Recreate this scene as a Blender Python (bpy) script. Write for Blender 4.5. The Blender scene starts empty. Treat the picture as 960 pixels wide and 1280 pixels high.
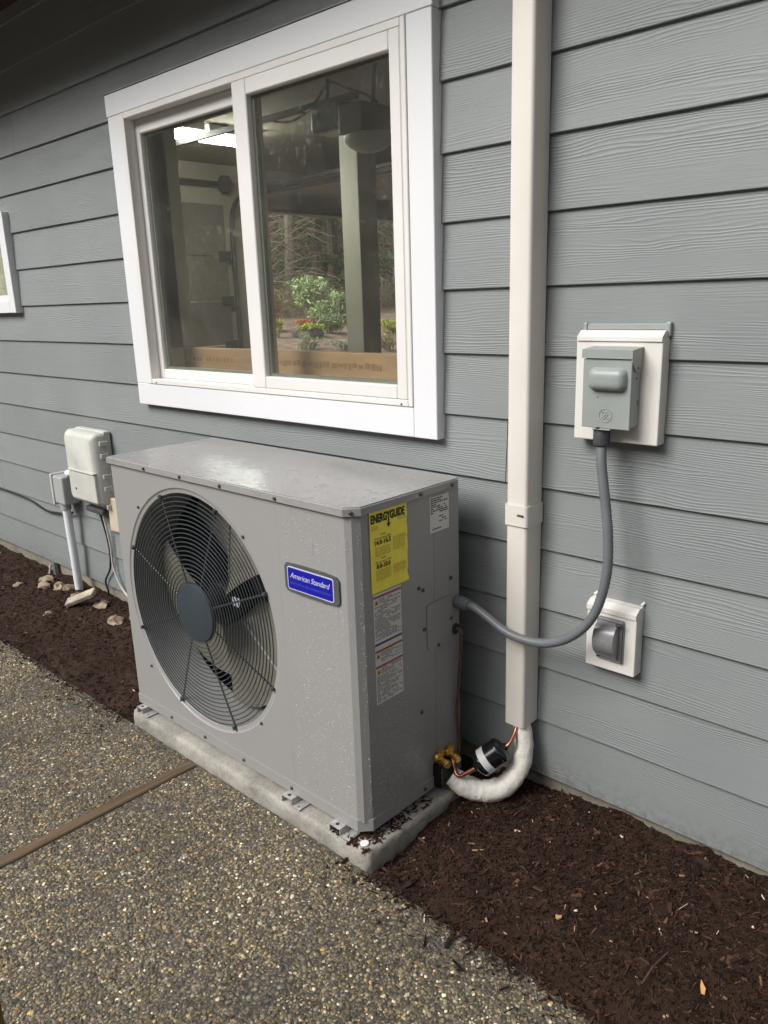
import bpy, bmesh, math, random
import numpy as np
from mathutils import Vector, Matrix, noise

random.seed(7)
rng = np.random.default_rng(11)
SC = bpy.context.scene
COL = SC.collection

# ------------------------------------------------------------------ camera
yaw, pitch, roll = -0.75450, -0.26731, -0.03301
fwd = Vector((math.sin(yaw) * math.cos(pitch), math.cos(yaw) * math.cos(pitch), math.sin(pitch)))
rt = Vector((math.cos(yaw), -math.sin(yaw), 0))
up = rt.cross(fwd)
rt2 = rt * math.cos(roll) + up * math.sin(roll)
up2 = -rt * math.sin(roll) + up * math.cos(roll)
cam_d = bpy.data.cameras.new('camera')
cam = bpy.data.objects.new('camera', cam_d)
COL.objects.link(cam)
cam.matrix_world = Matrix(((rt2.x, up2.x, -fwd.x, 0.0), (rt2.y, up2.y, -fwd.y, -1.8269),
                           (rt2.z, up2.z, -fwd.z, 1.4091), (0, 0, 0, 1)))
cam_d.sensor_fit = 'VERTICAL'
cam_d.sensor_height = 24.0
cam_d.lens = 982.05 / 1280 * 24.0
cam_d.clip_start = 0.02
cam_d.clip_end = 500
SC.camera = cam

# ------------------------------------------------------------------ sky, sun, exposure (overcast day)
SUN_EL, SUN_AZ = math.radians(41), math.radians(200)     # azimuth measured from +y clockwise
w = bpy.data.worlds.new('World')
SC.world = w
w.use_nodes = True
wn = w.node_tree
for n in list(wn.nodes):
    wn.nodes.remove(n)
sky = wn.nodes.new('ShaderNodeTexSky')
sky.sky_type = 'NISHITA'
sky.sun_disc = False
sky.sun_elevation = SUN_EL
sky.sun_rotation = SUN_AZ
sky.air_density = 1.0
sky.dust_density = 3.0
sky.ozone_density = 1.0
hs = wn.nodes.new('ShaderNodeHueSaturation')
hs.inputs['Saturation'].default_value = 0.28
bgn = wn.nodes.new('ShaderNodeBackground')
bgn.inputs['Strength'].default_value = 0.072
wo = wn.nodes.new('ShaderNodeOutputWorld')
wn.links.new(sky.outputs[0], hs.inputs['Color'])
wn.links.new(hs.outputs[0], bgn.inputs['Color'])
wn.links.new(bgn.outputs[0], wo.inputs[0])

sl = bpy.data.lights.new('sun', 'SUN')
sl.energy = 1.5
sl.angle = math.radians(34)
sl.color = (1.0, 0.985, 0.96)
so = bpy.data.objects.new('sun', sl)
COL.objects.link(so)
sd = Vector((math.sin(SUN_AZ) * math.cos(SUN_EL), math.cos(SUN_AZ) * math.cos(SUN_EL), math.sin(SUN_EL)))
so.rotation_euler = (-sd).to_track_quat('-Z', 'Y').to_euler()
so.location = (0, -5, 6)

SC.view_settings.view_transform = 'Standard'
SC.view_settings.look = 'None'
SC.view_settings.exposure = 1.30
SC.view_settings.gamma = 1.0
SC.render.engine = 'CYCLES'
SC.cycles.max_bounces = 8
SC.cycles.transparent_max_bounces = 12


# ------------------------------------------------------------------ mesh helpers
class MB:
    def __init__(s):
        s.v, s.f = [], []

    def add(s, vs, fs):
        o = len(s.v)
        s.v += [tuple(p) for p in vs]
        s.f += [tuple(i + o for i in f) for f in fs]
        return s

    def box(s, x0, x1, y0, y1, z0, z1):
        x0, x1 = min(x0, x1), max(x0, x1); y0, y1 = min(y0, y1), max(y0, y1); z0, z1 = min(z0, z1), max(z0, z1)
        return s.add([(x0, y0, z0), (x1, y0, z0), (x1, y1, z0), (x0, y1, z0), (x0, y0, z1), (x1, y0, z1), (x1, y1, z1), (x0, y1, z1)],
                     [(0, 3, 2, 1), (4, 5, 6, 7), (0, 1, 5, 4), (1, 2, 6, 5), (2, 3, 7, 6), (3, 0, 4, 7)])

    def bm(s, bm):
        bm.verts.ensure_lookup_table()
        bm.verts.index_update()
        s.add([v.co[:] for v in bm.verts], [[v.index for v in f.verts] for f in bm.faces])
        bm.free()
        return s

    def bbox(s, x0, x1, y0, y1, z0, z1, b=0.003, seg=2, mtx=None):
        bm = bmesh.new()
        bmesh.ops.create_cube(bm, size=1.0)
        for v in bm.verts:
            v.co = Vector(((x0 + x1) / 2 + v.co.x * abs(x1 - x0), (y0 + y1) / 2 + v.co.y * abs(y1 - y0), (z0 + z1) / 2 + v.co.z * abs(z1 - z0)))
        bmesh.ops.bevel(bm, geom=list(bm.edges), offset=b, segments=seg, affect='EDGES', profile=0.5)
        if mtx is not None:
            bm.transform(mtx)
        return s.bm(bm)

    def tube(s, pts, r, n=10, caps=True, rmod=None):
        P = [Vector(p) for p in pts]
        m = len(P)
        R = [r] * m if not hasattr(r, '__len__') else list(r)
        T = []
        for i in range(m):
            t = P[min(i + 1, m - 1)] - P[max(i - 1, 0)]
            T.append(t.normalized())
        a = Vector((0, 0, 1)) if abs(T[0].z) < 0.9 else Vector((1, 0, 0))
        N = (a - T[0] * a.dot(T[0])).normalized()
        vs, fs = [], []
        for i in range(m):
            N = (N - T[i] * N.dot(T[i])).normalized()
            B = T[i].cross(N)
            for k in range(n):
                an = 2 * math.pi * k / n
                rr = R[i] * (rmod(i, an) if rmod else 1)
                vs.append(P[i] + (N * math.cos(an) + B * math.sin(an)) * rr)
        for i in range(m - 1):
            for k in range(n):
                fs.append((i * n + k, i * n + (k + 1) % n, (i + 1) * n + (k + 1) % n, (i + 1) * n + k))
        if caps:
            fs.append(tuple(range(n - 1, -1, -1)))
            fs.append(tuple((m - 1) * n + k for k in range(n)))
        return s.add(vs, fs)

    def lathe(s, prof, org, axis, n=24):
        """prof = list of (radius, height along axis)"""
        A = Vector(axis).normalized()
        a = Vector((0, 0, 1)) if abs(A.z) < 0.9 else Vector((1, 0, 0))
        U = (a - A * a.dot(A)).normalized()
        W = A.cross(U)
        O = Vector(org)
        vs, fs = [], []
        for r, h in prof:
            for k in range(n):
                an = 2 * math.pi * k / n
                vs.append(O + A * h + (U * math.cos(an) + W * math.sin(an)) * max(r, 1e-5))
        m = len(prof)
        for i in range(m - 1):
            for k in range(n):
                fs.append((i * n + k, i * n + (k + 1) % n, (i + 1) * n + (k + 1) % n, (i + 1) * n + k))
        fs.append(tuple(range(n - 1, -1, -1)))
        fs.append(tuple((m - 1) * n + k for k in range(n)))
        return s.add(vs, fs)

    def ring(s, c, R, r, axis=(0, 1, 0), N=64, n=6):
        A = Vector(axis).normalized()
        a = Vector((0, 0, 1)) if abs(A.z) < 0.9 else Vector((1, 0, 0))
        U = (a - A * a.dot(A)).normalized()
        W = A.cross(U)
        c = Vector(c)
        vs, fs = [], []
        for i in range(N):
            t = 2 * math.pi * i / N
            d = U * math.cos(t) + W * math.sin(t)
            for k in range(n):
                p = 2 * math.pi * k / n
                vs.append(c + d * (R + r * math.cos(p)) + A * (r * math.sin(p)))
        for i in range(N):
            for k in range(n):
                fs.append((i * n + k, i * n + (k + 1) % n, ((i + 1) % N) * n + (k + 1) % n, ((i + 1) % N) * n + k))
        return s.add(vs, fs)

    def prism(s, pts, O, U, W, D):
        """2D outline pts in plane (O,U,W) extruded along vector D"""
        O, U, W, D = Vector(O), Vector(U), Vector(W), Vector(D)
        n = len(pts)
        vs = [O + U * a + W * b for a, b in pts] + [O + U * a + W * b + D for a, b in pts]
        fs = [tuple(range(n - 1, -1, -1)), tuple(range(n, 2 * n))]
        fs += [(i, (i + 1) % n, n + (i + 1) % n, n + i) for i in range(n)]
        return s.add(vs, fs)

    def build(s, name, mat, parent=None, smooth=None, **tags):
        off = Vector(ORG.get(parent, (0, 0, 0))) if parent is not None else Vector((0, 0, 0))
        me = bpy.data.meshes.new(name)
        loc = off
        if parent is None:
            V = np.array(s.v)
            loc = Vector(((V[:, 0].min() + V[:, 0].max()) / 2, (V[:, 1].min() + V[:, 1].max()) / 2, V[:, 2].min()))
        me.from_pydata([(a - loc.x, b - loc.y, c - loc.z) for a, b, c in s.v], [], s.f)
        bm = bmesh.new(); bm.from_mesh(me)
        bmesh.ops.recalc_face_normals(bm, faces=bm.faces)
        bm.to_mesh(me); bm.free()
        if smooth:
            me.polygons.foreach_set('use_smooth', [True] * len(me.polygons))
            me.set_sharp_from_angle(angle=math.radians(smooth))
        return link(name, me, mat, parent, loc, **tags)


ORG = {}


def link(name, me, mat, parent, loc=(0, 0, 0), label=None, cat=None, group=None, kind=None):
    o = bpy.data.objects.new(name, me)
    COL.objects.link(o)
    if mat is not None:
        me.materials.append(mat)
    if parent is not None:
        o.parent = parent
        ORG[o] = ORG.get(parent, (0, 0, 0))
    else:
        o.location = loc
        ORG[o] = tuple(loc)
    tagit(o, label, cat, group, kind)
    return o


def tagit(o, label=None, cat=None, group=None, kind=None):
    if label: o['label'] = label
    if cat: o['category'] = cat
    if group: o['group'] = group
    if kind: o['kind'] = kind
    return o


def thing(name, loc, label, cat, group=None):
    o = bpy.data.objects.new(name, None)
    o.empty_display_size = 0.1
    COL.objects.link(o)
    o.location = loc
    ORG[o] = tuple(loc)
    return tagit(o, label, cat, group)


def share(src, name, parent, offset):
    """a copy of a part that shares its mesh, moved by offset"""
    c = src.copy()
    c.name = name
    COL.objects.link(c)
    c.parent = parent
    c.location = Vector(offset)
    ORG[c] = ORG[src]
    return c


def npmesh(name, V, F, mat, parent=None, cols=None, smooth=False, **tags):
    V = np.asarray(V, np.float32); F = np.asarray(F, np.int32)
    off = np.array(ORG.get(parent, (0, 0, 0)) if parent is not None else (0, 0, 0), np.float32)
    V = V - off
    me = bpy.data.meshes.new(name)
    k = F.shape[1]
    me.vertices.add(len(V)); me.vertices.foreach_set('co', V.ravel())
    me.loops.add(F.size); me.loops.foreach_set('vertex_index', F.ravel())
    me.polygons.add(len(F)); me.polygons.foreach_set('loop_start', np.arange(0, F.size, k, dtype=np.int32))
    me.polygons.foreach_set('loop_total', np.full(len(F), k, np.int32))
    me.polygons.foreach_set('use_smooth', np.full(len(F), smooth))
    me.update(calc_edges=True)
    if cols is not None:
        ca = me.color_attributes.new('Col', 'FLOAT_COLOR', 'POINT')
        c4 = np.ones((len(V), 4), np.float32); c4[:, :3] = cols
        ca.data.foreach_set('color', c4.ravel())
    return link(name, me, mat, parent, (0, 0, 0), **tags)


def spline(pts, n=8):
    P = [Vector(p) for p in pts]
    P = [P[0] * 2 - P[1]] + P + [P[-1] * 2 - P[-2]]
    out = []
    for i in range(1, len(P) - 2):
        a, b, c, d = P[i - 1:i + 3]
        for k in range(n):
            t = k / n
            out.append(0.5 * ((2 * b) + (c - a) * t + (2 * a - 5 * b + 4 * c - d) * t * t + (3 * b - a - 3 * c + d) * t ** 3))
    out.append(P[-2])
    return out


def rounded(wd, ht, r, n=5, cx=0, cy=0):
    pts = []
    for qx, qy, a0 in ((1, 1, 0), (-1, 1, 90), (-1, -1, 180), (1, -1, 270)):
        for k in range(n + 1):
            a = math.radians(a0 + 90 * k / n)
            pts.append((cx + qx * (wd / 2 - r) + r * math.cos(a), cy + qy * (ht / 2 - r) + r * math.sin(a)))
    return pts


def text_geo(s, size, shear=0.0, spacing=1.0, bold=0.0):
    cu = bpy.data.curves.new('lettering', 'FONT')
    cu.body = s; cu.size = size; cu.shear = shear; cu.space_character = spacing
    cu.align_x = 'CENTER'; cu.align_y = 'CENTER'; cu.resolution_u = 3; cu.offset = bold
    ob = bpy.data.objects.new('lettering', cu)
    COL.objects.link(ob)
    dg = bpy.context.evaluated_depsgraph_get()
    me = bpy.data.meshes.new_from_object(ob.evaluated_get(dg))
    V = [v.co[:2] for v in me.vertices]; F = [tuple(p.vertices) for p in me.polygons]
    bpy.data.objects.remove(ob); bpy.data.curves.remove(cu); bpy.data.meshes.remove(me)
    return V, F


def on_plane(V2, O, U, W):
    O, U, W = Vector(O), Vector(U), Vector(W)
    return [O + U * a + W * b for a, b in V2]


# ------------------------------------------------------------------ materials
def nt(name):
    m = bpy.data.materials.new(name)
    m.use_nodes = True
    t = m.node_tree
    return m, t, t.nodes['Principled BSDF']


def nd(t, typ, **kw):
    n = t.nodes.new(typ)
    for k, v in kw.items():
        if k.startswith('i_'):
            key = k[2:].replace('_', ' ')
            n.inputs[key].default_value = v
        else:
            setattr(n, k, v)
    return n


def mathn(t, op, a, b=None, c=None, clamp=False):
    n = t.nodes.new('ShaderNodeMath'); n.operation = op; n.use_clamp = clamp
    for i, x in enumerate((a, b, c)):
        if x is None: continue
        if isinstance(x, (int, float)): n.inputs[i].default_value = x
        else: t.links.new(x, n.inputs[i])
    return n.outputs[0]


def coords(t, scale=(1, 1, 1), rand=False, kind='Object'):
    tc = t.nodes.new('ShaderNodeTexCoord')
    mp = t.nodes.new('ShaderNodeMapping')
    mp.inputs['Scale'].default_value = scale
    t.links.new(tc.outputs[kind], mp.inputs['Vector'])
    if rand:
        oi = t.nodes.new('ShaderNodeObjectInfo')
        cm = t.nodes.new('ShaderNodeCombineXYZ')
        for i, k in enumerate((37.0, 53.0, 71.0)):
            t.links.new(mathn(t, 'MULTIPLY', oi.outputs['Random'], k), cm.inputs[i])
        t.links.new(cm.outputs[0], mp.inputs['Location'])
    return mp.outputs[0]


def noise_n(t, vec, scale, detail=4, rough=0.55, dist=0.0):
    n = nd(t, 'ShaderNodeTexNoise')
    n.inputs['Scale'].default_value = scale; n.inputs['Detail'].default_value = detail
    n.inputs['Roughness'].default_value = rough; n.inputs['Distortion'].default_value = dist
    t.links.new(vec, n.inputs['Vector'])
    return n.outputs['Fac']


def ramp(t, fac, stops):
    r = t.nodes.new('ShaderNodeValToRGB')
    e = r.color_ramp.elements
    while len(e) > 1: e.remove(e[-1])
    e[0].position = stops[0][0]; e[0].color = (*stops[0][1], 1)
    for p, c in stops[1:]:
        x = e.new(p); x.color = (*c, 1)
    t.links.new(fac, r.inputs[0])
    return r.outputs[0]


def mixc(t, fac, a, b, mode='MIX'):
    m = t.nodes.new('ShaderNodeMix'); m.data_type = 'RGBA'; m.blend_type = mode
    for s_, x in ((0, fac), (6, a), (7, b)):
        if isinstance(x, (int, float)): m.inputs[s_].default_value = x
        elif isinstance(x, tuple): m.inputs[s_].default_value = (*x, 1)
        else: t.links.new(x, m.inputs[s_])
    return m.outputs[2]


def bump(t, h, strength, dist, prev=None):
    b = t.nodes.new('ShaderNodeBump')
    b.inputs['Strength'].default_value = strength; b.inputs['Distance'].default_value = dist
    t.links.new(h, b.inputs['Height'])
    if prev is not None: t.links.new(prev, b.inputs['Normal'])
    return b.outputs[0]


def simple(name, col, rough=0.5, metal=0.0, var=0.12, vscale=9.0, bstr=0.0, bscale=60.0, bdist=0.002, coat=0.0, spec=0.5, stretch=(1, 1, 1)):
    m, t, p = nt(name)
    v = coords(t, stretch, rand=True)
    f = noise_n(t, v, vscale, 5, 0.6)
    lo = tuple(max(0, c * (1 - var * 1.6)) for c in col); hi = tuple(min(1, c * (1 + var * 1.2)) for c in col)
    t.links.new(ramp(t, f, [(0.28, lo), (0.72, hi)]), p.inputs['Base Color'])
    t.links.new(mathn(t, 'MULTIPLY_ADD', f, 0.18, rough - 0.09, clamp=True), p.inputs['Roughness'])
    p.inputs['Metallic'].default_value = metal
    p.inputs['Coat Weight'].default_value = coat
    p.inputs['Specular IOR Level'].default_value = spec
    if bstr:
        t.links.new(bump(t, noise_n(t, v, bscale, 4, 0.6), bstr, bdist), p.inputs['Normal'])
    return m


def attr_mat(name, rough, spec=0.5, bstr=0.0, bscale=300, sub=0.0):
    m, t, p = nt(name)
    a = t.nodes.new('ShaderNodeAttribute'); a.attribute_name = 'Col'
    t.links.new(a.outputs['Color'], p.inputs['Base Color'])
    p.inputs['Roughness'].default_value = rough
    p.inputs['Specular IOR Level'].default_value = spec
    if bstr:
        t.links.new(bump(t, noise_n(t, coords(t), bscale, 3), bstr, 0.001), p.inputs['Normal'])
    return m


def siding_mat():
    m, t, p = nt('painted_fibre_cement')
    v = coords(t, (1, 1, 1), rand=True)
    sx = nd(t, 'ShaderNodeSeparateXYZ'); t.links.new(v, sx.inputs[0])
    tc = nd(t, 'ShaderNodeVectorMath', operation='MULTIPLY'); t.links.new(v, tc.inputs[0]); tc.inputs[1].default_value = (1.3, 1.0, 9.0)
    warp = noise_n(t, tc.outputs[0], 1.0, 3, 0.5, 0.3)
    tc2 = nd(t, 'ShaderNodeVectorMath', operation='MULTIPLY'); t.links.new(v, tc2.inputs[0]); tc2.inputs[1].default_value = (6.0, 1.0, 50.0)
    wob = noise_n(t, tc2.outputs[0], 1.0, 2, 0.5)
    ph = mathn(t, 'MULTIPLY_ADD', warp, 70.0, mathn(t, 'MULTIPLY', sx.outputs[2], 900.0))
    ph = mathn(t, 'MULTIPLY_ADD', wob, 3.0, ph)
    band = mathn(t, 'SINE', ph)
    ridge = mathn(t, 'POWER', mathn(t, 'MULTIPLY_ADD', band, 0.5, 0.5), 2.2)
    tc3 = nd(t, 'ShaderNodeVectorMath', operation='MULTIPLY'); t.links.new(v, tc3.inputs[0]); tc3.inputs[1].default_value = (2.2, 1.0, 17.0)
    mask = noise_n(t, tc3.outputs[0], 1.0, 2, 0.5)
    mask = mathn(t, 'MULTIPLY_ADD', mask, 4.0, -1.55, clamp=True)
    h = mathn(t, 'MULTIPLY', ridge, mask)
    tc4 = nd(t, 'ShaderNodeVectorMath', operation='MULTIPLY'); t.links.new(v, tc4.inputs[0]); tc4.inputs[1].default_value = (14.0, 1.0, 420.0)
    fine = noise_n(t, tc4.outputs[0], 1.0, 2, 0.5)
    h = mathn(t, 'MULTIPLY_ADD', fine, 0.55, h)
    t.links.new(bump(t, h, 0.55, 0.0016), p.inputs['Normal'])
    dirt = noise_n(t, v, 2.2, 5, 0.6)
    c = ramp(t, dirt, [(0.25, (0.205, 0.220, 0.219)), (0.75, (0.242, 0.257, 0.255))])
    v0 = coords(t); s0 = nd(t, 'ShaderNodeSeparateXYZ'); t.links.new(v0, s0.inputs[0])
    low = mathn(t, 'MULTIPLY_ADD', s0.outputs[2], -9.0, 1.0, clamp=True)
    spl = mathn(t, 'MULTIPLY', mathn(t, 'MULTIPLY', low, low), mathn(t, 'MULTIPLY_ADD', noise_n(t, v0, 45, 5, 0.7), 4.0, -1.7, clamp=True))
    c = mixc(t, mathn(t, 'MULTIPLY', spl, 0.6), c, (0.09, 0.065, 0.045))
    oi = nd(t, 'ShaderNodeObjectInfo')
    tone = mathn(t, 'MULTIPLY_ADD', oi.outputs['Random'], 0.10, 0.95)
    cm = nd(t, 'ShaderNodeVectorMath', operation='SCALE'); t.links.new(c, cm.inputs[0]); t.links.new(tone, cm.inputs['Scale'])
    t.links.new(cm.outputs[0], p.inputs['Base Color'])
    p.inputs['Roughness'].default_value = 0.55
    p.inputs['Specular IOR Level'].default_value = 0.35
    return m


def cabinet_mat(name, drops, col=(0.288, 0.283, 0.276)):
    m, t, p = nt(name)
    v = coords(t)
    vs = nd(t, 'ShaderNodeVectorMath', operation='MULTIPLY'); t.links.new(v, vs.inputs[0]); vs.inputs[1].default_value = (60, 60, 3.0)
    streak = noise_n(t, vs.outputs[0], 1.0, 4, 0.6)
    blot = noise_n(t, v, 5.0, 4, 0.6)
    wet = mathn(t, 'MULTIPLY', mathn(t, 'MULTIPLY_ADD', streak, 3.0, -1.0, clamp=True), mathn(t, 'MULTIPLY_ADD', blot, 4.0, -1.6, clamp=True))
    lo = tuple(c * 0.86 for c in col)
    t.links.new(mixc(t, mathn(t, 'MULTIPLY', wet, drops * 0.45), col, lo), p.inputs['Base Color'])
    t.links.new(mathn(t, 'MULTIPLY_ADD', wet, -0.22 * drops, 0.38), p.inputs['Roughness'])
    orange = noise_n(t, v, 900, 2)
    t.links.new(bump(t, orange, 0.08, 0.0004), p.inputs['Normal'])
    p.inputs['Specular IOR Level'].default_value = 0.45
    return m


def lid_mat():
    m, t, p = nt('wet_lid_paint')
    v = coords(t)
    big = noise_n(t, v, 2.6, 3, 0.5, 0.2); fine = noise_n(t, v, 60, 4, 0.6)
    film = mathn(t, 'MULTIPLY_ADD', big, 1.9, -0.55, clamp=True)
    spots = mathn(t, 'MULTIPLY_ADD', fine, 8.0, -4.6, clamp=True)
    t.links.new(mixc(t, mathn(t, 'MULTIPLY', film, 0.5), (0.300, 0.292, 0.285), (0.235, 0.228, 0.222)), p.inputs['Base Color'])
    t.links.new(mathn(t, 'MULTIPLY_ADD', film, -0.20, 0.36), p.inputs['Roughness'])
    t.links.new(bump(t, spots, 0.5, 0.0012), p.inputs['Normal'])
    p.inputs['Specular IOR Level'].default_value = 0.6
    return m


def glass_mat(name, tint=(0.93, 0.94, 0.91), dust=0.07):
    m, t, p = nt(name)
    t.nodes.remove(p)
    out = [n for n in t.nodes if n.type == 'OUTPUT_MATERIAL'][0]
    tr = nd(t, 'ShaderNodeBsdfTransparent'); tr.inputs[0].default_value = (*tint, 1)
    gl = nd(t, 'ShaderNodeBsdfGlossy'); gl.inputs['Roughness'].default_value = 0.01
    lw = nd(t, 'ShaderNodeLayerWeight'); lw.inputs[0].default_value = 0.5
    fr = mathn(t, 'MULTIPLY_ADD', mathn(t, 'POWER', lw.outputs['Facing'], 5.0), 0.95, 0.04, clamp=True)
    mx = nd(t, 'ShaderNodeMixShader')
    t.links.new(fr, mx.inputs[0]); t.links.new(tr.outputs[0], mx.inputs[1]); t.links.new(gl.outputs[0], mx.inputs[2])
    df = nd(t, 'ShaderNodeBsdfDiffuse'); df.inputs[0].default_value = (0.55, 0.53, 0.48, 1)
    v = coords(t)
    sm = noise_n(t, v, 4.0, 5, 0.65, 0.6)
    vs = nd(t, 'ShaderNodeVectorMath', operation='MULTIPLY'); t.links.new(v, vs.inputs[0]); vs.inputs[1].default_value = (45, 1, 14)
    scr = noise_n(t, vs.outputs[0], 1.0, 3, 0.6, 1.6)
    s1 = mathn(t, 'MULTIPLY', mathn(t, 'MULTIPLY_ADD', scr, 9.0, -5.4, clamp=True), mathn(t, 'MULTIPLY_ADD', sm, 4.0, -1.8, clamp=True))
    f = mathn(t, 'ADD', mathn(t, 'MULTIPLY', sm, dust), mathn(t, 'MULTIPLY', s1, dust * 2.4))
    m2 = nd(t, 'ShaderNodeMixShader')
    t.links.new(f, m2.inputs[0]); t.links.new(mx.outputs[0], m2.inputs[1]); t.links.new(df.outputs[0], m2.inputs[2])
    t.links.new(m2.outputs[0], out.inputs[0])
    return m


def concrete_mat(name, lo, hi, scale=14, bstr=0.5):
    m, t, p = nt(name)
    v = coords(t)
    a = noise_n(t, v, scale * 0.4, 6, 0.65); b = noise_n(t, v, scale * 6, 4, 0.7)
    f = mathn(t, 'MULTIPLY_ADD', b, 0.4, mathn(t, 'MULTIPLY', a, 0.65))
    t.links.new(ramp(t, f, [(0.3, lo), (0.7, hi)]), p.inputs['Base Color'])
    p.inputs['Roughness'].default_value = 0.82
    t.links.new(bump(t, f, bstr, 0.004), p.inputs['Normal'])
    return m


def wood_mat(name, lo, hi, axis=1, rough=0.7, freq=35):
    m, t, p = nt(name)
    sc = [freq, freq, freq]; sc[axis] = 1.6
    v = coords(t, tuple(sc), rand=True)
    f = noise_n(t, v, 1.0, 5, 0.65, 0.5)
    t.links.new(ramp(t, f, [(0.3, lo), (0.7, hi)]), p.inputs['Base Color'])
    p.inputs['Roughness'].default_value = rough
    t.links.new(bump(t, f, 0.5, 0.002), p.inputs['Normal'])
    return m


def emit_mat(name, col, s):
    m, t, p = nt(name)
    p.inputs['Base Color'].default_value = (0.8, 0.8, 0.8, 1)
    p.inputs['Emission Color'].default_value = (*col, 1)
    p.inputs['Emission Strength'].default_value = s
    return m


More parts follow.
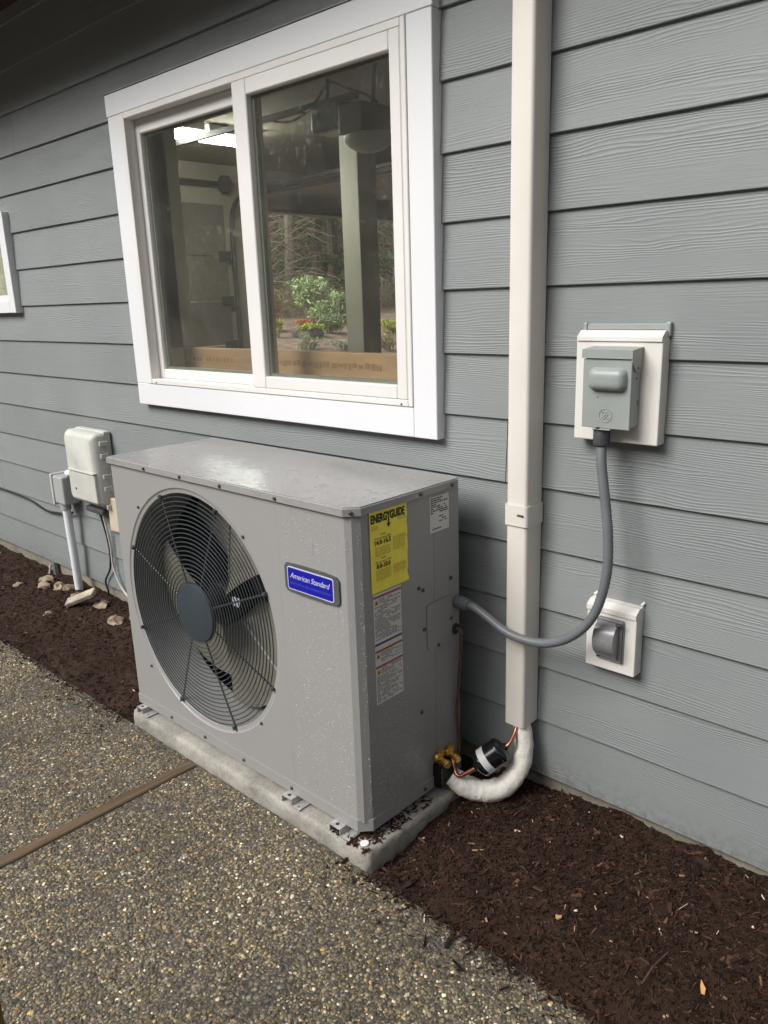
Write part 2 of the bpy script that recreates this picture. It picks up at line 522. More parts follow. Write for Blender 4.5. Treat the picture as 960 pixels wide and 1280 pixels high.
MT = dict(
    siding=siding_mat(),
    trim=simple('white_trim_paint', (0.71, 0.715, 0.73), 0.5, var=0.05, bstr=0.25, bscale=1.0, bdist=0.001, stretch=(20, 20, 240)),
    vinyl=simple('white_vinyl', (0.72, 0.70, 0.675), 0.38, var=0.03, vscale=4),
    caulk=simple('grey_flashing', (0.25, 0.25, 0.24), 0.5, var=0.2),
    glass=glass_mat('window_glass'),
    spacer=simple('glazing_spacer', (0.20, 0.22, 0.19), 0.45, var=0.15),
    cover=simple('cream_pvc', (0.70, 0.655, 0.60), 0.42, var=0.03, vscale=5),
    cab=cabinet_mat('taupe_cabinet_paint', 0.4),
    cabwet=cabinet_mat('taupe_cabinet_paint_wet', 0.7),
    lid=lid_mat(),
    wire=simple('dark_green_coated_wire', (0.045, 0.055, 0.058), 0.38, var=0.1),
    hub=simple('hub_cap_plastic', (0.028, 0.040, 0.048), 0.5, var=0.12, bstr=0.1, bscale=700),
    blade=simple('fan_blade_plastic', (0.20, 0.187, 0.152), 0.25, var=0.1),
    shroud=simple('grey_shroud_metal', (0.20, 0.205, 0.205), 0.5, var=0.06),
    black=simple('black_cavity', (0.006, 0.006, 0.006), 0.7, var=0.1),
    screw=simple('zinc_screw', (0.09, 0.085, 0.075), 0.45, 0.6, var=0.2),
    galv=simple('galvanised_bracket', (0.50, 0.49, 0.47), 0.42, 0.35, var=0.2, vscale=60),
    pad=concrete_mat('concrete_block', (0.13, 0.12, 0.10), (0.43, 0.405, 0.355), 18, 1.0),
    found=concrete_mat('foundation_concrete', (0.11, 0.098, 0.078), (0.30, 0.27, 0.215), 8),
    badgerim=simple('badge_rim', (0.075, 0.08, 0.078), 0.5, var=0.1),
    blue=simple('badge_blue', (0.002, 0.004, 0.30), 0.35, var=0.05),
    silver=simple('badge_silver', (0.55, 0.58, 0.72), 0.4, var=0.05),
    palblue=simple('badge_pale_print', (0.10, 0.12, 0.50), 0.4, var=0.05),
    yellow=simple('yellow_label_film', (0.94, 0.79, 0.055), 0.32, var=0.05, vscale=20),
    ink=simple('black_ink', (0.014, 0.013, 0.010), 0.6, var=0.1),
    inkg=simple('grey_ink', (0.10, 0.10, 0.095), 0.6, var=0.1),
    inky=simple('faint_ink_on_yellow', (0.33, 0.25, 0.02), 0.6, var=0.1),
    white_lab=simple('white_label', (0.62, 0.61, 0.58), 0.45, var=0.04),
    redbar=simple('red_print', (0.33, 0.07, 0.035), 0.5, var=0.1),
    bluebar=simple('dark_blue_print', (0.03, 0.035, 0.13), 0.5, var=0.1),
    orange=simple('orange_print', (0.75, 0.42, 0.04), 0.5, var=0.1),
    conduit=simple('grey_conduit', (0.150, 0.156, 0.165), 0.40, var=0.06),
    conduitk=simple('dark_grey_fitting', (0.065, 0.067, 0.07), 0.5, var=0.1),
    greybox=simple('grey_enamel_box', (0.30, 0.325, 0.312), 0.4, var=0.05),
    block=simple('white_mounting_block', (0.70, 0.675, 0.63), 0.48, var=0.05, bstr=0.3, bscale=1.0, stretch=(230, 230, 10), bdist=0.001),
    outlet=simple('grey_outlet_cover', (0.19, 0.186, 0.19), 0.25, var=0.08),
    wrap=simple('white_pipe_wrap', (0.80, 0.765, 0.69), 0.5, var=0.06, vscale=25, bstr=0.8, bscale=38, bdist=0.007),
    blackpaint=simple('black_gloss_paint', (0.008, 0.008, 0.009), 0.22, var=0.1),
    copper=simple('copper', (0.48, 0.20, 0.12), 0.35, 0.9, var=0.2, vscale=40),
    brass=simple('brass', (0.68, 0.45, 0.13), 0.32, 0.8, var=0.15, vscale=40),
    brown=simple('brown_cable', (0.10, 0.05, 0.038), 0.5, var=0.2, vscale=50),
    wcable=simple('white_cable', (0.55, 0.54, 0.50), 0.5, var=0.1),
    kcable=simple('black_cable', (0.02, 0.02, 0.021), 0.5, var=0.1),
    nid=simple('weathered_grey_plastic', (0.52, 0.52, 0.475), 0.5, var=0.10, vscale=7),
    pipe=simple('pale_grey_pvc', (0.74, 0.76, 0.78), 0.45, var=0.06),
    lb=simple('grey_pvc_box', (0.36, 0.37, 0.365), 0.5, var=0.06),
    beige=simple('beige_plastic', (0.58, 0.50, 0.38), 0.5, var=0.06),
    stone=simple('tan_stone', (0.31, 0.235, 0.16), 0.75, var=0.35, vscale=30, bstr=0.5, bscale=60, bdist=0.004),
    soil=None, strip=wood_mat('weathered_strip_wood', (0.055, 0.036, 0.020), (0.17, 0.112, 0.062), 1),
    post=wood_mat('stained_post_wood', (0.09, 0.045, 0.015), (0.20, 0.11, 0.04), 2),
    soffit=wood_mat('brown_soffit_wood', (0.035, 0.022, 0.013), (0.075, 0.048, 0.027), 0),
    lumber=wood_mat('raw_lumber', (0.26, 0.155, 0.08), (0.44, 0.29, 0.16), 0, freq=18),
    drywall=simple('unpainted_drywall', (0.33, 0.285, 0.225), 0.9, var=0.08, vscale=1.2),
    wallint=simple('interior_paint', (0.66, 0.63, 0.545), 0.8, var=0.06, vscale=2),
    floor=concrete_mat('garage_slab', (0.14, 0.135, 0.125), (0.24, 0.235, 0.22), 4, 0.2),
    gdoor=simple('garage_door_panel', (0.125, 0.110, 0.086), 0.55, var=0.08, vscale=1.5),
    steel=simple('dull_steel_track', (0.05, 0.05, 0.048), 0.5, 0.5, var=0.2),
    opener=simple('opener_housing', (0.24, 0.22, 0.18), 0.5, var=0.08),
    lens=simple('frosted_lens', (0.62, 0.62, 0.58), 0.35, var=0.05),
    tubes=emit_mat('lit_tube', (0.95, 1.0, 0.92), 26.0),
    attr_peb=attr_mat('aggregate_pebbles', 0.62, 0.45),
    attr_chip=attr_mat('bark_chips', 0.75, 0.25),
    attr_leaf=attr_mat('leaves', 0.6, 0.3),
    bark=simple('bark', (0.11, 0.085, 0.06), 0.9, var=0.4, vscale=12, bstr=0.6, bscale=40, bdist=0.01),
    twig=simple('bare_twigs', (0.30, 0.25, 0.19), 0.9, var=0.3, vscale=12),
    rockm=simple('grey_rock', (0.12, 0.11, 0.095), 0.85, var=0.35, vscale=8, bstr=0.6, bscale=30, bdist=0.01),
    whitecap=simple('white_plastic_cap', (0.8, 0.79, 0.76), 0.4, var=0.02),
    chipo=simple('fresh_wood_chip', (0.60, 0.30, 0.10), 0.7, var=0.2, vscale=60),
    leafy=simple('yellow_leaf', (0.42, 0.29, 0.10), 0.7, var=0.2, vscale=60),
)


def soil_mat():
    m, t, p = nt('dark_bark_mulch')
    v = coords(t)
    a = noise_n(t, v, 9, 5, 0.65); b = noise_n(t, v, 90, 5, 0.7)
    f = mathn(t, 'MULTIPLY_ADD', b, 0.6, mathn(t, 'MULTIPLY', a, 0.45))
    base = ramp(t, f, [(0.3, (0.0105, 0.0050, 0.0031)), (0.52, (0.031, 0.0150, 0.0086)), (0.78, (0.060, 0.035, 0.022))])
    dry = mathn(t, 'MULTIPLY_ADD', noise_n(t, v, 3.5, 4, 0.6, 0.5), 4.0, -1.9, clamp=True)
    t.links.new(mixc(t, mathn(t, 'MULTIPLY', dry, 0.45), base, (0.060, 0.040, 0.028)), p.inputs['Base Color'])
    p.inputs['Roughness'].default_value = 0.85
    p.inputs['Specular IOR Level'].default_value = 0.25
    t.links.new(bump(t, noise_n(t, v, 180, 5, 0.75), 0.9, 0.006), p.inputs['Normal'])
    return m


MT['soil'] = soil_mat()


def patio_mat():
    m, t, p = nt('exposed_aggregate_concrete')
    v = coords(t)
    vo = nd(t, 'ShaderNodeTexVoronoi'); vo.inputs['Scale'].default_value = 105; t.links.new(v, vo.inputs['Vector'])
    sep = nd(t, 'ShaderNodeSeparateColor'); t.links.new(vo.outputs['Color'], sep.inputs[0])
    c = ramp(t, sep.outputs[0], [(0.0, (0.05, 0.045, 0.036)), (0.45, (0.10, 0.09, 0.072)), (0.8, (0.17, 0.15, 0.115)), (0.93, (0.28, 0.22, 0.13)), (1.0, (0.42, 0.39, 0.33))])
    edge = mathn(t, 'MULTIPLY_ADD', vo.outputs['Distance'], -1.3, 1.25, clamp=True)
    c = mixc(t, edge, (0.060, 0.053, 0.042), c)
    t.links.new(c, p.inputs['Base Color'])
    p.inputs['Roughness'].default_value = 0.55
    t.links.new(bump(t, edge, 0.8, 0.004), p.inputs['Normal'])
    return m


MT['patio'] = patio_mat()
GROUND = simple('far_ground', (0.085, 0.07, 0.05), 0.95, var=0.3, vscale=0.6, bstr=0.4, bscale=8, bdist=0.03)

# ------------------------------------------------------------------ ground, patio, soil bed
PZ = -0.10
mb = MB().box(-120, 120, -120, 120, -0.6, -0.35)
mb.build('ground', GROUND, kind='structure')
mb = MB().box(-9, 7, -7, -0.565, -0.34, PZ - 0.004)
mb.build('patio', MT['patio'], kind='structure')
mb = MB()
gx0, gx1 = -8.2, -60
vs, fs = [], []
NX, NY = 60, 40
for i in range(NX + 1):
    for j in range(NY + 1):
        x = gx0 + (gx1 - gx0) * (i / NX) ** 1.4; y = -10 + 60 * j / NY
        z = max(-0.05, 0.25 + 0.12 * (-12 - x)) if x > -24 else 0.25 + 0.12 * 12 + 0.03 * (-24 - x)
        z += 0.05 * noise.noise(Vector((x * 0.7, y * 0.7, 0)))
        vs.append((x, y, z))
for i in range(NX):
    for j in range(NY):
        a = i * (NY + 1) + j
        fs.append((a, a + 1, a + NY + 2, a + NY + 1))
mb.add(vs, fs)
mb.build('terrain', simple('garden_mulch', (0.27, 0.20, 0.145), 0.95, var=0.3, vscale=4, bstr=0.6, bscale=25, bdist=0.03), kind='structure', smooth=60)


def soil_h(x, y):
    """height of the planting bed between the wall (y=0) and the patio edge"""
    t = max(0.0, min(1.0, (y + 0.575) / 0.575))
    base = -0.100 + 0.045 * math.sin(t * math.pi / 2)
    if x > -1.25: base += 0.026 * t * min(1, (x + 1.25) / 0.25)
    if x < -2.4: base += -0.012 * min(1, (-2.4 - x))
    base += 0.020 * noise.noise(Vector((x * 3.1, y * 3.1, 1.7))) + 0.014 * noise.noise(Vector((x * 9, y * 9, 4.2)))
    if -2.6 < x < -1.25 and y > -0.60: base -= 0.03
    bo = 0.020 * noise.noise(Vector((x * 3.3, 0.3, 8))) + 0.013 * noise.noise(Vector((x * 13, 0.9, 2)))
    ed = max(0.0, min(1.0, (-0.512 + bo - y) / 0.062))
    return base * (1 - ed) + ed * (PZ - 0.012 + 0.006 * noise.noise(Vector((x * 14, y * 14, 0))))


xs = np.arange(-6.2, 1.6, 0.009); ys = np.linspace(-0.640, 0.03, 80)
V = np.zeros((len(xs), len(ys), 3), np.float32)
for i, x in enumerate(xs):
    wob = 0.012 * noise.noise(Vector((x * 5, 0, 9))) + 0.008 * noise.noise(Vector((x * 21, 0, 3)))
    for j, y in enumerate(ys):
        yy = y + (wob if y < -0.5 else 0)
        h = soil_h(x, y)
        h += 0.009 * noise.noise(Vector((x * 34, y * 34, 2))) + 0.0055 * noise.noise(Vector((x * 85, y * 85, 5)))
        if y < -0.625: h = min(h, PZ - 0.010)
        V[i, j] = (x, yy, h)
n1 = len(ys)
idx = (np.arange(len(xs) - 1)[:, None] * n1 + np.arange(n1 - 1)[None, :]).ravel()
F = np.stack([idx, idx + n1, idx + n1 + 1, idx + 1], 1)
npmesh('soil_bed', V.reshape(-1, 3), F, MT['soil'], smooth=True, kind='structure')

# bark chips and fibres lying on the bed
N = 27000
cx = rng.uniform(-5.2, 1.3, N); cy = -0.585 + 0.60 * rng.random(N) ** 0.9
near = rng.random(N) < 0.45
cx[near] = rng.uniform(-1.33, 0.2, near.sum())
keep = ~((cx > -2.56) & (cx < -1.27)) | ((cy > -0.10) & (cx < -1.27) & False)
cx, cy = cx[keep], cy[keep]; N = len(cx)
sp_n = 1500
spx = rng.uniform(-4.6, 0.3, sp_n); spy = -0.57 - rng.exponential(0.035, sp_n)
ok = ~((spx > -2.56) & (spx < -1.40)) & (spy > -0.95)
cx = np.concatenate([cx, spx[ok], rng.uniform(-1.45, -1.305, 900)]); cy = np.concatenate([cy, spy[ok], -0.553 + 0.30 * rng.random(900) ** 1.5])
kp = np.hypot(cx + 1.331, cy + 0.533) > 0.022
cx, cy = cx[kp], cy[kp]
N = len(cx)
padtop = (cx > -1.44) & (cx < -1.295) & (cy < -0.20) & (cy > -0.556)
near_bed = (cx > -1.295) & (cx < -1.27)
cz = np.array([-0.0505 if pt else max(soil_h(a, b), PZ - 0.001) + 0.007 * noise.noise(Vector((a * 34, b * 34, 2))) for a, b, pt in zip(cx, cy, padtop)])
ln = 0.0025 + 0.007 * rng.random(N) ** 2.5 + 0.012 * (rng.random(N) < 0.04); wd = 0.0010 + 0.0022 * rng.random(N) ** 2; th = wd * rng.uniform(0.3, 0.9, N)
bigc = rng.random(N) < 0.018
ln[bigc] = rng.uniform(0.008, 0.017, bigc.sum()); wd[bigc] = rng.uniform(0.003, 0.007, bigc.sum()); th[bigc] = rng.uniform(0.0008, 0.002, bigc.sum())
fib = (rng.random(N) < 0.25) & ~bigc
wd[fib] *= 0.45; ln[fib] *= 1.6
a1 = rng.uniform(0, 2 * np.pi, N); tl = rng.normal(0, 0.28, N)
U = np.stack([np.cos(a1) * np.cos(tl), np.sin(a1) * np.cos(tl), np.sin(tl)], 1)
Wv = np.stack([-np.sin(a1), np.cos(a1), rng.normal(0, 0.3, N)], 1)
Wv /= np.linalg.norm(Wv, axis=1)[:, None]
Nv = np.cross(U, Wv)
C = np.stack([cx, cy, cz + 0.002], 1)
tpl = np.array([(-1, -1, -1), (1, -.6, -1), (1, .6, -1), (-1, 1, -1), (-1, -1, 1), (1, -.6, 1), (1, .6, 1), (-1, 1, 1)], float)
Vv = C[:, None, :] + tpl[None, :, 0:1] * (U * ln[:, None])[:, None, :] + tpl[None, :, 1:2] * (Wv * wd[:, None])[:, None, :] + tpl[None, :, 2:3] * (Nv * th[:, None])[:, None, :]
bf = np.array([(0, 3, 2, 1), (4, 5, 6, 7), (0, 1, 5, 4), (1, 2, 6, 5), (2, 3, 7, 6), (3, 0, 4, 7)])
Fc = (np.arange(N)[:, None, None] * 8 + bf[None]).reshape(-1, 4)
pal = np.array([(0.013, 0.0068, 0.0045), (0.027, 0.0145, 0.009), (0.048, 0.026, 0.0155), (0.080, 0.043, 0.025), (0.16, 0.10, 0.055), (0.36, 0.27, 0.17), (0.62, 0.58, 0.52)])
pi_ = rng.choice(7, N, p=[.325, .38, .215, .063, .0115, .0035, .002])
pi_[bigc] = np.minimum(pi_[bigc], 3)
cc = pal[pi_] * rng.uniform(.75, 1.25, (N, 1)) * np.array([1.12, 1.0, 0.95])
npmesh('mulch_chips', Vv.reshape(-1, 3), Fc, MT['attr_chip'], cols=np.repeat(cc, 8, 0), kind='stuff',
       label='loose dark bark chips and fibres strewn over the soil bed', cat='mulch')

# ------------------------------------------------------------------ exposed pebbles of the patio
sp = 0.0082
gx, gy = np.meshgrid(np.arange(-4.6, 0.35, sp), np.arange(-1.78, -0.572, sp), indexing='ij')
gx, gy = gx.ravel(), gy.ravel()
gx = gx + rng.uniform(-.42, .42, gx.size) * sp; gy = gy + rng.uniform(-.42, .42, gy.size) * sp
# keep what a camera near this one could see (a wedge around the view), skip the strip
vx, vy = gx - 0.0, gy + 1.8269
ang = np.degrees(np.arctan2(-vx, vy))
keep = (ang > 8) & (ang < 84) & ~((gx > -2.136) & (gx < -2.084)) & (np.hypot(vx, vy) > 0.25)
gx, gy = gx[keep], gy[keep]; N = len(gx)
r = (0.0031 + 0.0030 * rng.random(N) ** 1.7) * np.where(rng.random(N) < 0.03, 1.45, 1.0)
el = rng.uniform(.62, 1.0, N); hh = r * rng.uniform(.35, .75, N); an = rng.uniform(0, np.pi, N)
tp = [(1.0, 0, 0)]
k6 = np.arange(6) * np.pi / 3
tpl = np.concatenate([np.stack([np.cos(k6) * 1.05, np.sin(k6) * 1.05, np.full(6, -0.35)], 1),
                      np.stack([np.cos(k6 + .5) * .78, np.sin(k6 + .5) * .78, np.full(6, .62)], 1), np.array([(0, 0, 1.0)])])
tf = []
for k in range(6):
    a, b, c, d = k, (k + 1) % 6, 6 + (k + 1) % 6, 6 + k
    tf += [(a, b, d), (b, c, d), (d, c, 12)]
tf = np.array(tf)
jit = rng.uniform(.70, 1.28, (N, 13, 1))
T3 = tpl[None] * jit
X = T3[..., 0] * r[:, None]; Y = T3[..., 1] * (r * el)[:, None]; Z = T3[..., 2] * hh[:, None] * 0.9
ca_, sa_ = np.cos(an)[:, None], np.sin(an)[:, None]
tx, ty = rng.normal(0, .16, (N, 1)), rng.normal(0, .16, (N, 1))
sunk = np.clip(np.array([noise.noise(Vector((a * 7, b * 7, 12))) for a, b in zip(gx, gy)]) * 2.2 - 0.15, 0, 1)
P3 = np.stack([gx[:, None] + X * ca_ - Y * sa_, gy[:, None] + X * sa_ + Y * ca_, PZ - 0.0042 - 0.0016 * sunk[:, None] + Z + X * tx + Y * ty], -1)
Fp = (np.arange(N)[:, None, None] * 13 + tf[None]).reshape(-1, 3)
pal = np.array([(0.060, 0.054, 0.044), (0.090, 0.080, 0.062), (0.130, 0.115, 0.086), (0.19, 0.167, 0.122), (0.22, 0.165, 0.085), (0.36, 0.27, 0.12), (0.30, 0.285, 0.25), (0.58, 0.54, 0.45), (0.20, 0.11, 0.06)])
big = np.array([noise.noise(Vector((a * 1.6, b * 1.6, 3.3))) + 0.6 * noise.noise(Vector((a * 5, b * 5, 1.1))) for a, b in zip(gx, gy)])
damp = np.exp(-np.maximum(0, -0.57 - gy) / 0.10) * np.clip(0.6 + 0.9 * np.array([noise.noise(Vector((a * 4, b * 4, 7))) for a, b in zip(gx, gy)]), 0, 1)
pi_ = rng.choice(9, N, p=[.15, .24, .23, .15, .07, .035, .08, .03, .015])
cc = pal[pi_] * rng.uniform(.75, 1.3, (N, 1)) * (1.22 + 0.42 * big[:, None]) * (1 - 0.42 * damp[:, None]) * np.array([1.16, 1.06, 0.86])
npmesh('pebble_aggregate', P3.reshape(-1, 3), Fp, MT['attr_peb'], cols=np.repeat(cc, 13, 0), kind='stuff', smooth=False,
       label='small mixed pebbles exposed over the grey brown patio surface', cat='pebbles')

# wooden divider strip in the patio
mb = MB()
pts = []
L_ = 40
vs, fs = [], []
for i in range(L_ + 1):
    y = -0.578 - 2.6 * i / L_
    wv = 0.003 * noise.noise(Vector((y * 6, 0, 0)))
    ze = PZ + 0.004 + 0.0015 * noise.noise(Vector((y * 20, 3, 0)))
    wl = 0.021 + 0.002 * noise.noise(Vector((y * 15, 7, 0)))
    for dx, dz in ((-wl, -0.03), (-wl, -0.003), (-wl + 0.004, 0), (wl - 0.004, 0), (wl, -0.004), (wl, -0.03)):
        vs.append((-2.110 + wv + dx, y, ze + dz))
for i in range(L_):
    for k in range(5):
        fs.append((i * 6 + k, i * 6 + k + 1, (i + 1) * 6 + k + 1, (i + 1) * 6 + k))
fs += [tuple(range(6)), tuple(L_ * 6 + k for k in range(5, -1, -1))]
mb.add(vs, fs).build('divider_strip', MT['strip'], label='weathered wooden divider strip set flush across the pebbled patio', cat='wood strip')

# stained post whose edge shows in the lowest corner of the picture
MB().bbox(-1.353, -1.263, -1.60, -1.50, PZ - 0.02, 2.6, 0.004).build('porch_post', MT['post'], label='brown stained wooden post standing on the patio at the picture corner', cat='post')

# ------------------------------------------------------------------ the house
house = thing('house', (-3.2, 4.2, 0.0), 'grey lap sided house wall with white trimmed windows', 'house')
E_ = 0.178
LZ = [-0.001, 0.179, 0.354, 0.536, 0.713, 0.8885, 1.0685, 1.245, 1.4228, 1.6026, 1.781, 1.960, 2.134, 2.312, 2.491, 2.669, 2.747]
XL, XR = -7.6, 1.6
W1 = (-3.095, -1.50, 1.05, 2.17)      # opening behind the trim of the large window
W2 = (-5.16, -4.31, 1.43, 1.86)


def plank(x0, x1, z0, z1):
    n = max(2, int((x1 - x0) / 0.22))
    vs, fs = [], []
    s = random.uniform(0, 99)
    for i in range(n + 1):
        x = x0 + (x1 - x0) * i / n
        dz = 0.0011 * noise.noise(Vector((x * 2.2, s, 0))); dy = 0.0010 * noise.noise(Vector((x * 1.7, s, 5)))
        dip = 0.012
        for y, z in ((dy + 0.0012, z0 + dz), (dy, z0 + 0.0014 + dz), (dy + dip, z1 + 0.028), (dy + dip + 0.009, z1 + 0.028), (dy + 0.0105, z0 + dz)):
            vs.append((x, y, z))
    for i in range(n):
        for k in range(5):
            a, b = i * 5 + k, i * 5 + (k + 1) % 5
            fs.append((a, b, b + 5, a + 5))
    fs += [(4, 3, 2, 1, 0), tuple(n * 5 + k for k in range(5))]
    return MB().add(vs, fs)


joints = {5: [-1.2385, -5.3], 12: [-4.088, -0.9], 1: [-5.0], 3: [-6.1, -0.2], 8: [-5.7, 0.4], 10: [0.9, -6.4], 13: [0.2, -5.5], 15: [-1.9], 0: [0.6, -5.9], 7: [0.3], 2: [0.75, -4.9], 4: [0.5, -6.6]}
for k in range(16):
    z0, z1 = LZ[k], LZ[k + 1]
    spans = [(XL, XR)]
    for (a, b, c, d) in (W1, W2):
        if z0 > c - 0.04 and z1 < d + 0.04 or (z0 < (c + d) / 2 < z1):
            ns = []
            for s0, s1 in spans:
                if s0 < a and s1 > b: ns += [(s0, a), (b, s1)]
                else: ns.append((s0, s1))
            spans = ns
    for jx in joints.get(k, []):
        ns = []
        for s0, s1 in spans:
            if s0 + 0.1 < jx < s1 - 0.1: ns += [(s0, jx - 0.0012), (jx + 0.0012, s1)]
            else: ns.append((s0, s1))
        spans = ns
    for s0, s1 in spans:
        plank(s0, s1, z0, z1).build('siding_plank', MT['siding'], house)

# sheathing, foundation, eave, roof
HT = 2.95


def wall_with_holes(x0, x1, y0, y1, z0, z1, holes):
    """solid panel pieces around rectangular holes (x-range, z-range), one mesh"""
    m = MB()
    xsb = sorted({x0, x1, *[h[0] for h in holes], *[h[1] for h in holes]})
    for a, b in zip(xsb, xsb[1:]):
        zz = [z0]
        for h in holes:
            if h[0] <= a and h[1] >= b: zz += [h[2], h[3]]
        zz.append(z1)
        zz.sort() if False else None
        for c, d in zip(zz[0::2], zz[1::2]):
            m.box(a, b, y0, y1, c, d)
    return m


H1 = (-3.03, -1.565, 1.095, 2.125); H2 = (-5.10, -4.335, 1.455, 1.84)
wall_with_holes(XL, XR, 0.026, 0.052, 0.0, HT, [H2, H1]).build('sheathing', MT['caulk'], house)
wall_with_holes(XL, XR, 0.056, 0.15, 0.0, HT, [H2, H1]).build('interior_wall', MT['wallint'], house)
MB().box(XL, XR, 0.020, 0.20, -0.5, -0.002).build('foundation', MT['found'], house)
MB().box(XL - 0.2, 1.75, -0.60, -0.572, 2.64, 2.86).build('fascia', MT['trim'], house)
for i in range(6):                                     # soffit boards
    y0 = -0.57 + i * 0.0965
    MB().bbox(XL - 0.2, 1.75, y0, y0 + 0.093, 2.725 + (0.0 if i % 2 else 0.0015), 2.745, 0.002, 1).build('soffit_board', MT['soffit'], house)
MB().box(XL - 0.25, 1.8, -0.66, 9.4, 2.97, 3.09).build('roof', simple('roof_shingle', (0.06, 0.06, 0.06), 0.9), house)
# garage room
MB().box(XL, XR, 0.152, 9.0, -0.34, -0.02).build('garage_floor', MT['floor'], house)
MB().box(XL, XR, 0.152, 9.0, 2.86, 2.90).build('garage_ceiling', MT['drywall'], house)
MB().box(XR - 0.001, XR + 0.12, 0.02, 9.0, -0.3, 2.96).build('end_wall', MT['drywall'], house)
MB().box(XL, XR, 9.002, 9.12, -0.3, 2.96).build('back_wall', MT['drywall'], house)
m_ = MB()
DX = -7.55
for (y0, y1, z0, z1) in ((0.156, 0.9, -0.02, 2.85), (0.9, 3.76, 2.44, 2.85), (3.76, 4.22, -0.02, 2.85), (4.22, 8.2, 2.44, 2.85), (8.2, 9.0, -0.02, 2.85)):
    m_.box(DX - 0.14, DX, y0, y1, z0, z1)
m_.build('door_wall', MT['drywall'], house)
MB().box(DX - 0.16, DX + 0.02, 4.225, 8.195, 2.40, 2.436).build('door_header', MT['steel'], house)

# large sliding window -----------------------------------------------------------
win = bpy.data.objects.new('window', None); COL.objects.link(win); win.parent = house; ORG[win] = ORG[house]
tx0, tx1, tz0, tz1 = -3.136, -1.462, 0.992, 2.214
TF = -0.030
MB().bbox(tx0 - 0.004, tx1 + 0.004, TF - 0.002, 0.020, 2.134, tz1, 0.002, 1).build('trim_board', MT['trim'], win)
MB().bbox(tx0, -3.042, TF, 0.020, 1.0835, 2.1335, 0.002, 1).build('trim_board', MT['trim'], win)
MB().bbox(-1.5515, tx1, TF, 0.020, tz0, 2.1335, 0.002, 1).build('trim_board', MT['trim'], win)
MB().bbox(tx0, -1.552, TF, 0.020, tz0, 1.083, 0.002, 1).build('trim_board', MT['trim'], win)
MB().box(tx0 - 0.006, tx1 + 0.006, TF - 0.006, 0.02, tz1 + 0.001, tz1 + 0.004).build('drip_flashing', MT['caulk'], win)
fx0, fx1, fz0, fz1 = -3.0405, -1.553, 1.0845, 2.1325
FF = -0.0335
# frame: jambs, head and sill
MB().bbox(fx0, -3.012, FF, 0.075, fz0, fz1, 0.002, 1).build('frame_jamb', MT['vinyl'], win)
MB().bbox(fx1 - 0.018, fx1, FF, 0.075, fz0, fz1, 0.002, 1).build('frame_jamb', MT['vinyl'], win)
MB().bbox(-3.0115, fx1 - 0.0185, FF, 0.075, fz1 - 0.022, fz1, 0.002, 1).build('frame_head', MT['vinyl'], win)
MB().bbox(-3.0115, fx1 - 0.0185, FF, 0.075, fz0, fz0 + 0.020, 0.002, 1).build('frame_sill', MT['vinyl'], win)
# right, forward sash
s_ = bpy.data.objects.new('fixed_sash', None); COL.objects.link(s_); s_.parent = win; ORG[s_] = ORG[house]
z0, z1 = fz0 + 0.0205, fz1 - 0.0225
gz0, gz1 = 1.147, 2.061
gxl, gxr = -2.246, -1.613
m_ = MB()
m_.bbox(-2.320, gxl, FF - 0.001, 0.008, z0, z1, 0.003, 1); m_.bbox(gxr, fx1 - 0.0188, FF - 0.0005, 0.008, z0, z1, 0.003, 1)
m_.bbox(gxl + 0.0002, gxr - 0.0002, FF - 0.0005, 0.008, z0, gz0, 0.003, 1); m_.bbox(gxl + 0.0002, gxr - 0.0002, FF - 0.0005, 0.008, gz1, z1, 0.003, 1)
COLL = []
fs_ = m_.build('sash_frame', MT['vinyl'], win)
bpy.data.objects.remove(s_)
MB().box(gxl - 0.003, gxr + 0.003, -0.016, -0.012, gz0 - 0.003, gz1 + 0.003).build('pane', MT['glass'], win)
m_ = MB()
m_.box(gxl, gxl + 0.012, -0.010, 0.007, gz0, gz1); m_.box(gxr - 0.012, gxr, -0.010, 0.007, gz0, gz1)
m_.box(gxl + 0.0121, gxr - 0.0121, -0.010, 0.007, gz0, gz0 + 0.010); m_.box(gxl + 0.0121, gxr - 0.0121, -0.010, 0.007, gz1 - 0.010, gz1)
m_.build('glazing_spacer', MT['spacer'], win)
# left, rear sash
lx0, lx1 = -3.011, -2.262
lg0, lg1, lz0, lz1 = -2.980, -2.296, 1.143, 2.058
m_ = MB()
m_.bbox(lx0, lg0, 0.012, 0.046, z0, z1, 0.003, 1); m_.bbox(lg1, lx1, 0.012, 0.046, z0, z1, 0.003, 1)
m_.bbox(lg0 + 0.0002, lg1 - 0.0002, 0.0125, 0.046, z0, lz0, 0.003, 1); m_.bbox(lg0 + 0.0002, lg1 - 0.0002, 0.0125, 0.046, lz1, z1, 0.003, 1)
m_.build('sash_frame', MT['vinyl'], win)
MB().box(lg0 - 0.003, lg1 + 0.003, 0.026, 0.030, lz0 - 0.003, lz1 + 0.003).build('pane', MT['glass'], win)
m_ = MB()
m_.box(lg0, lg0 + 0.012, 0.031, 0.045, lz0, lz1); m_.box(lg1 - 0.012, lg1, 0.031, 0.045, lz0, lz1)
m_.box(lg0 + 0.0121, lg1 - 0.0121, 0.031, 0.045, lz0, lz0 + 0.010); m_.box(lg0 + 0.0121, lg1 - 0.0121, 0.031, 0.045, lz1 - 0.010, lz1)
m_.build('glazing_spacer', MT['spacer'], win)
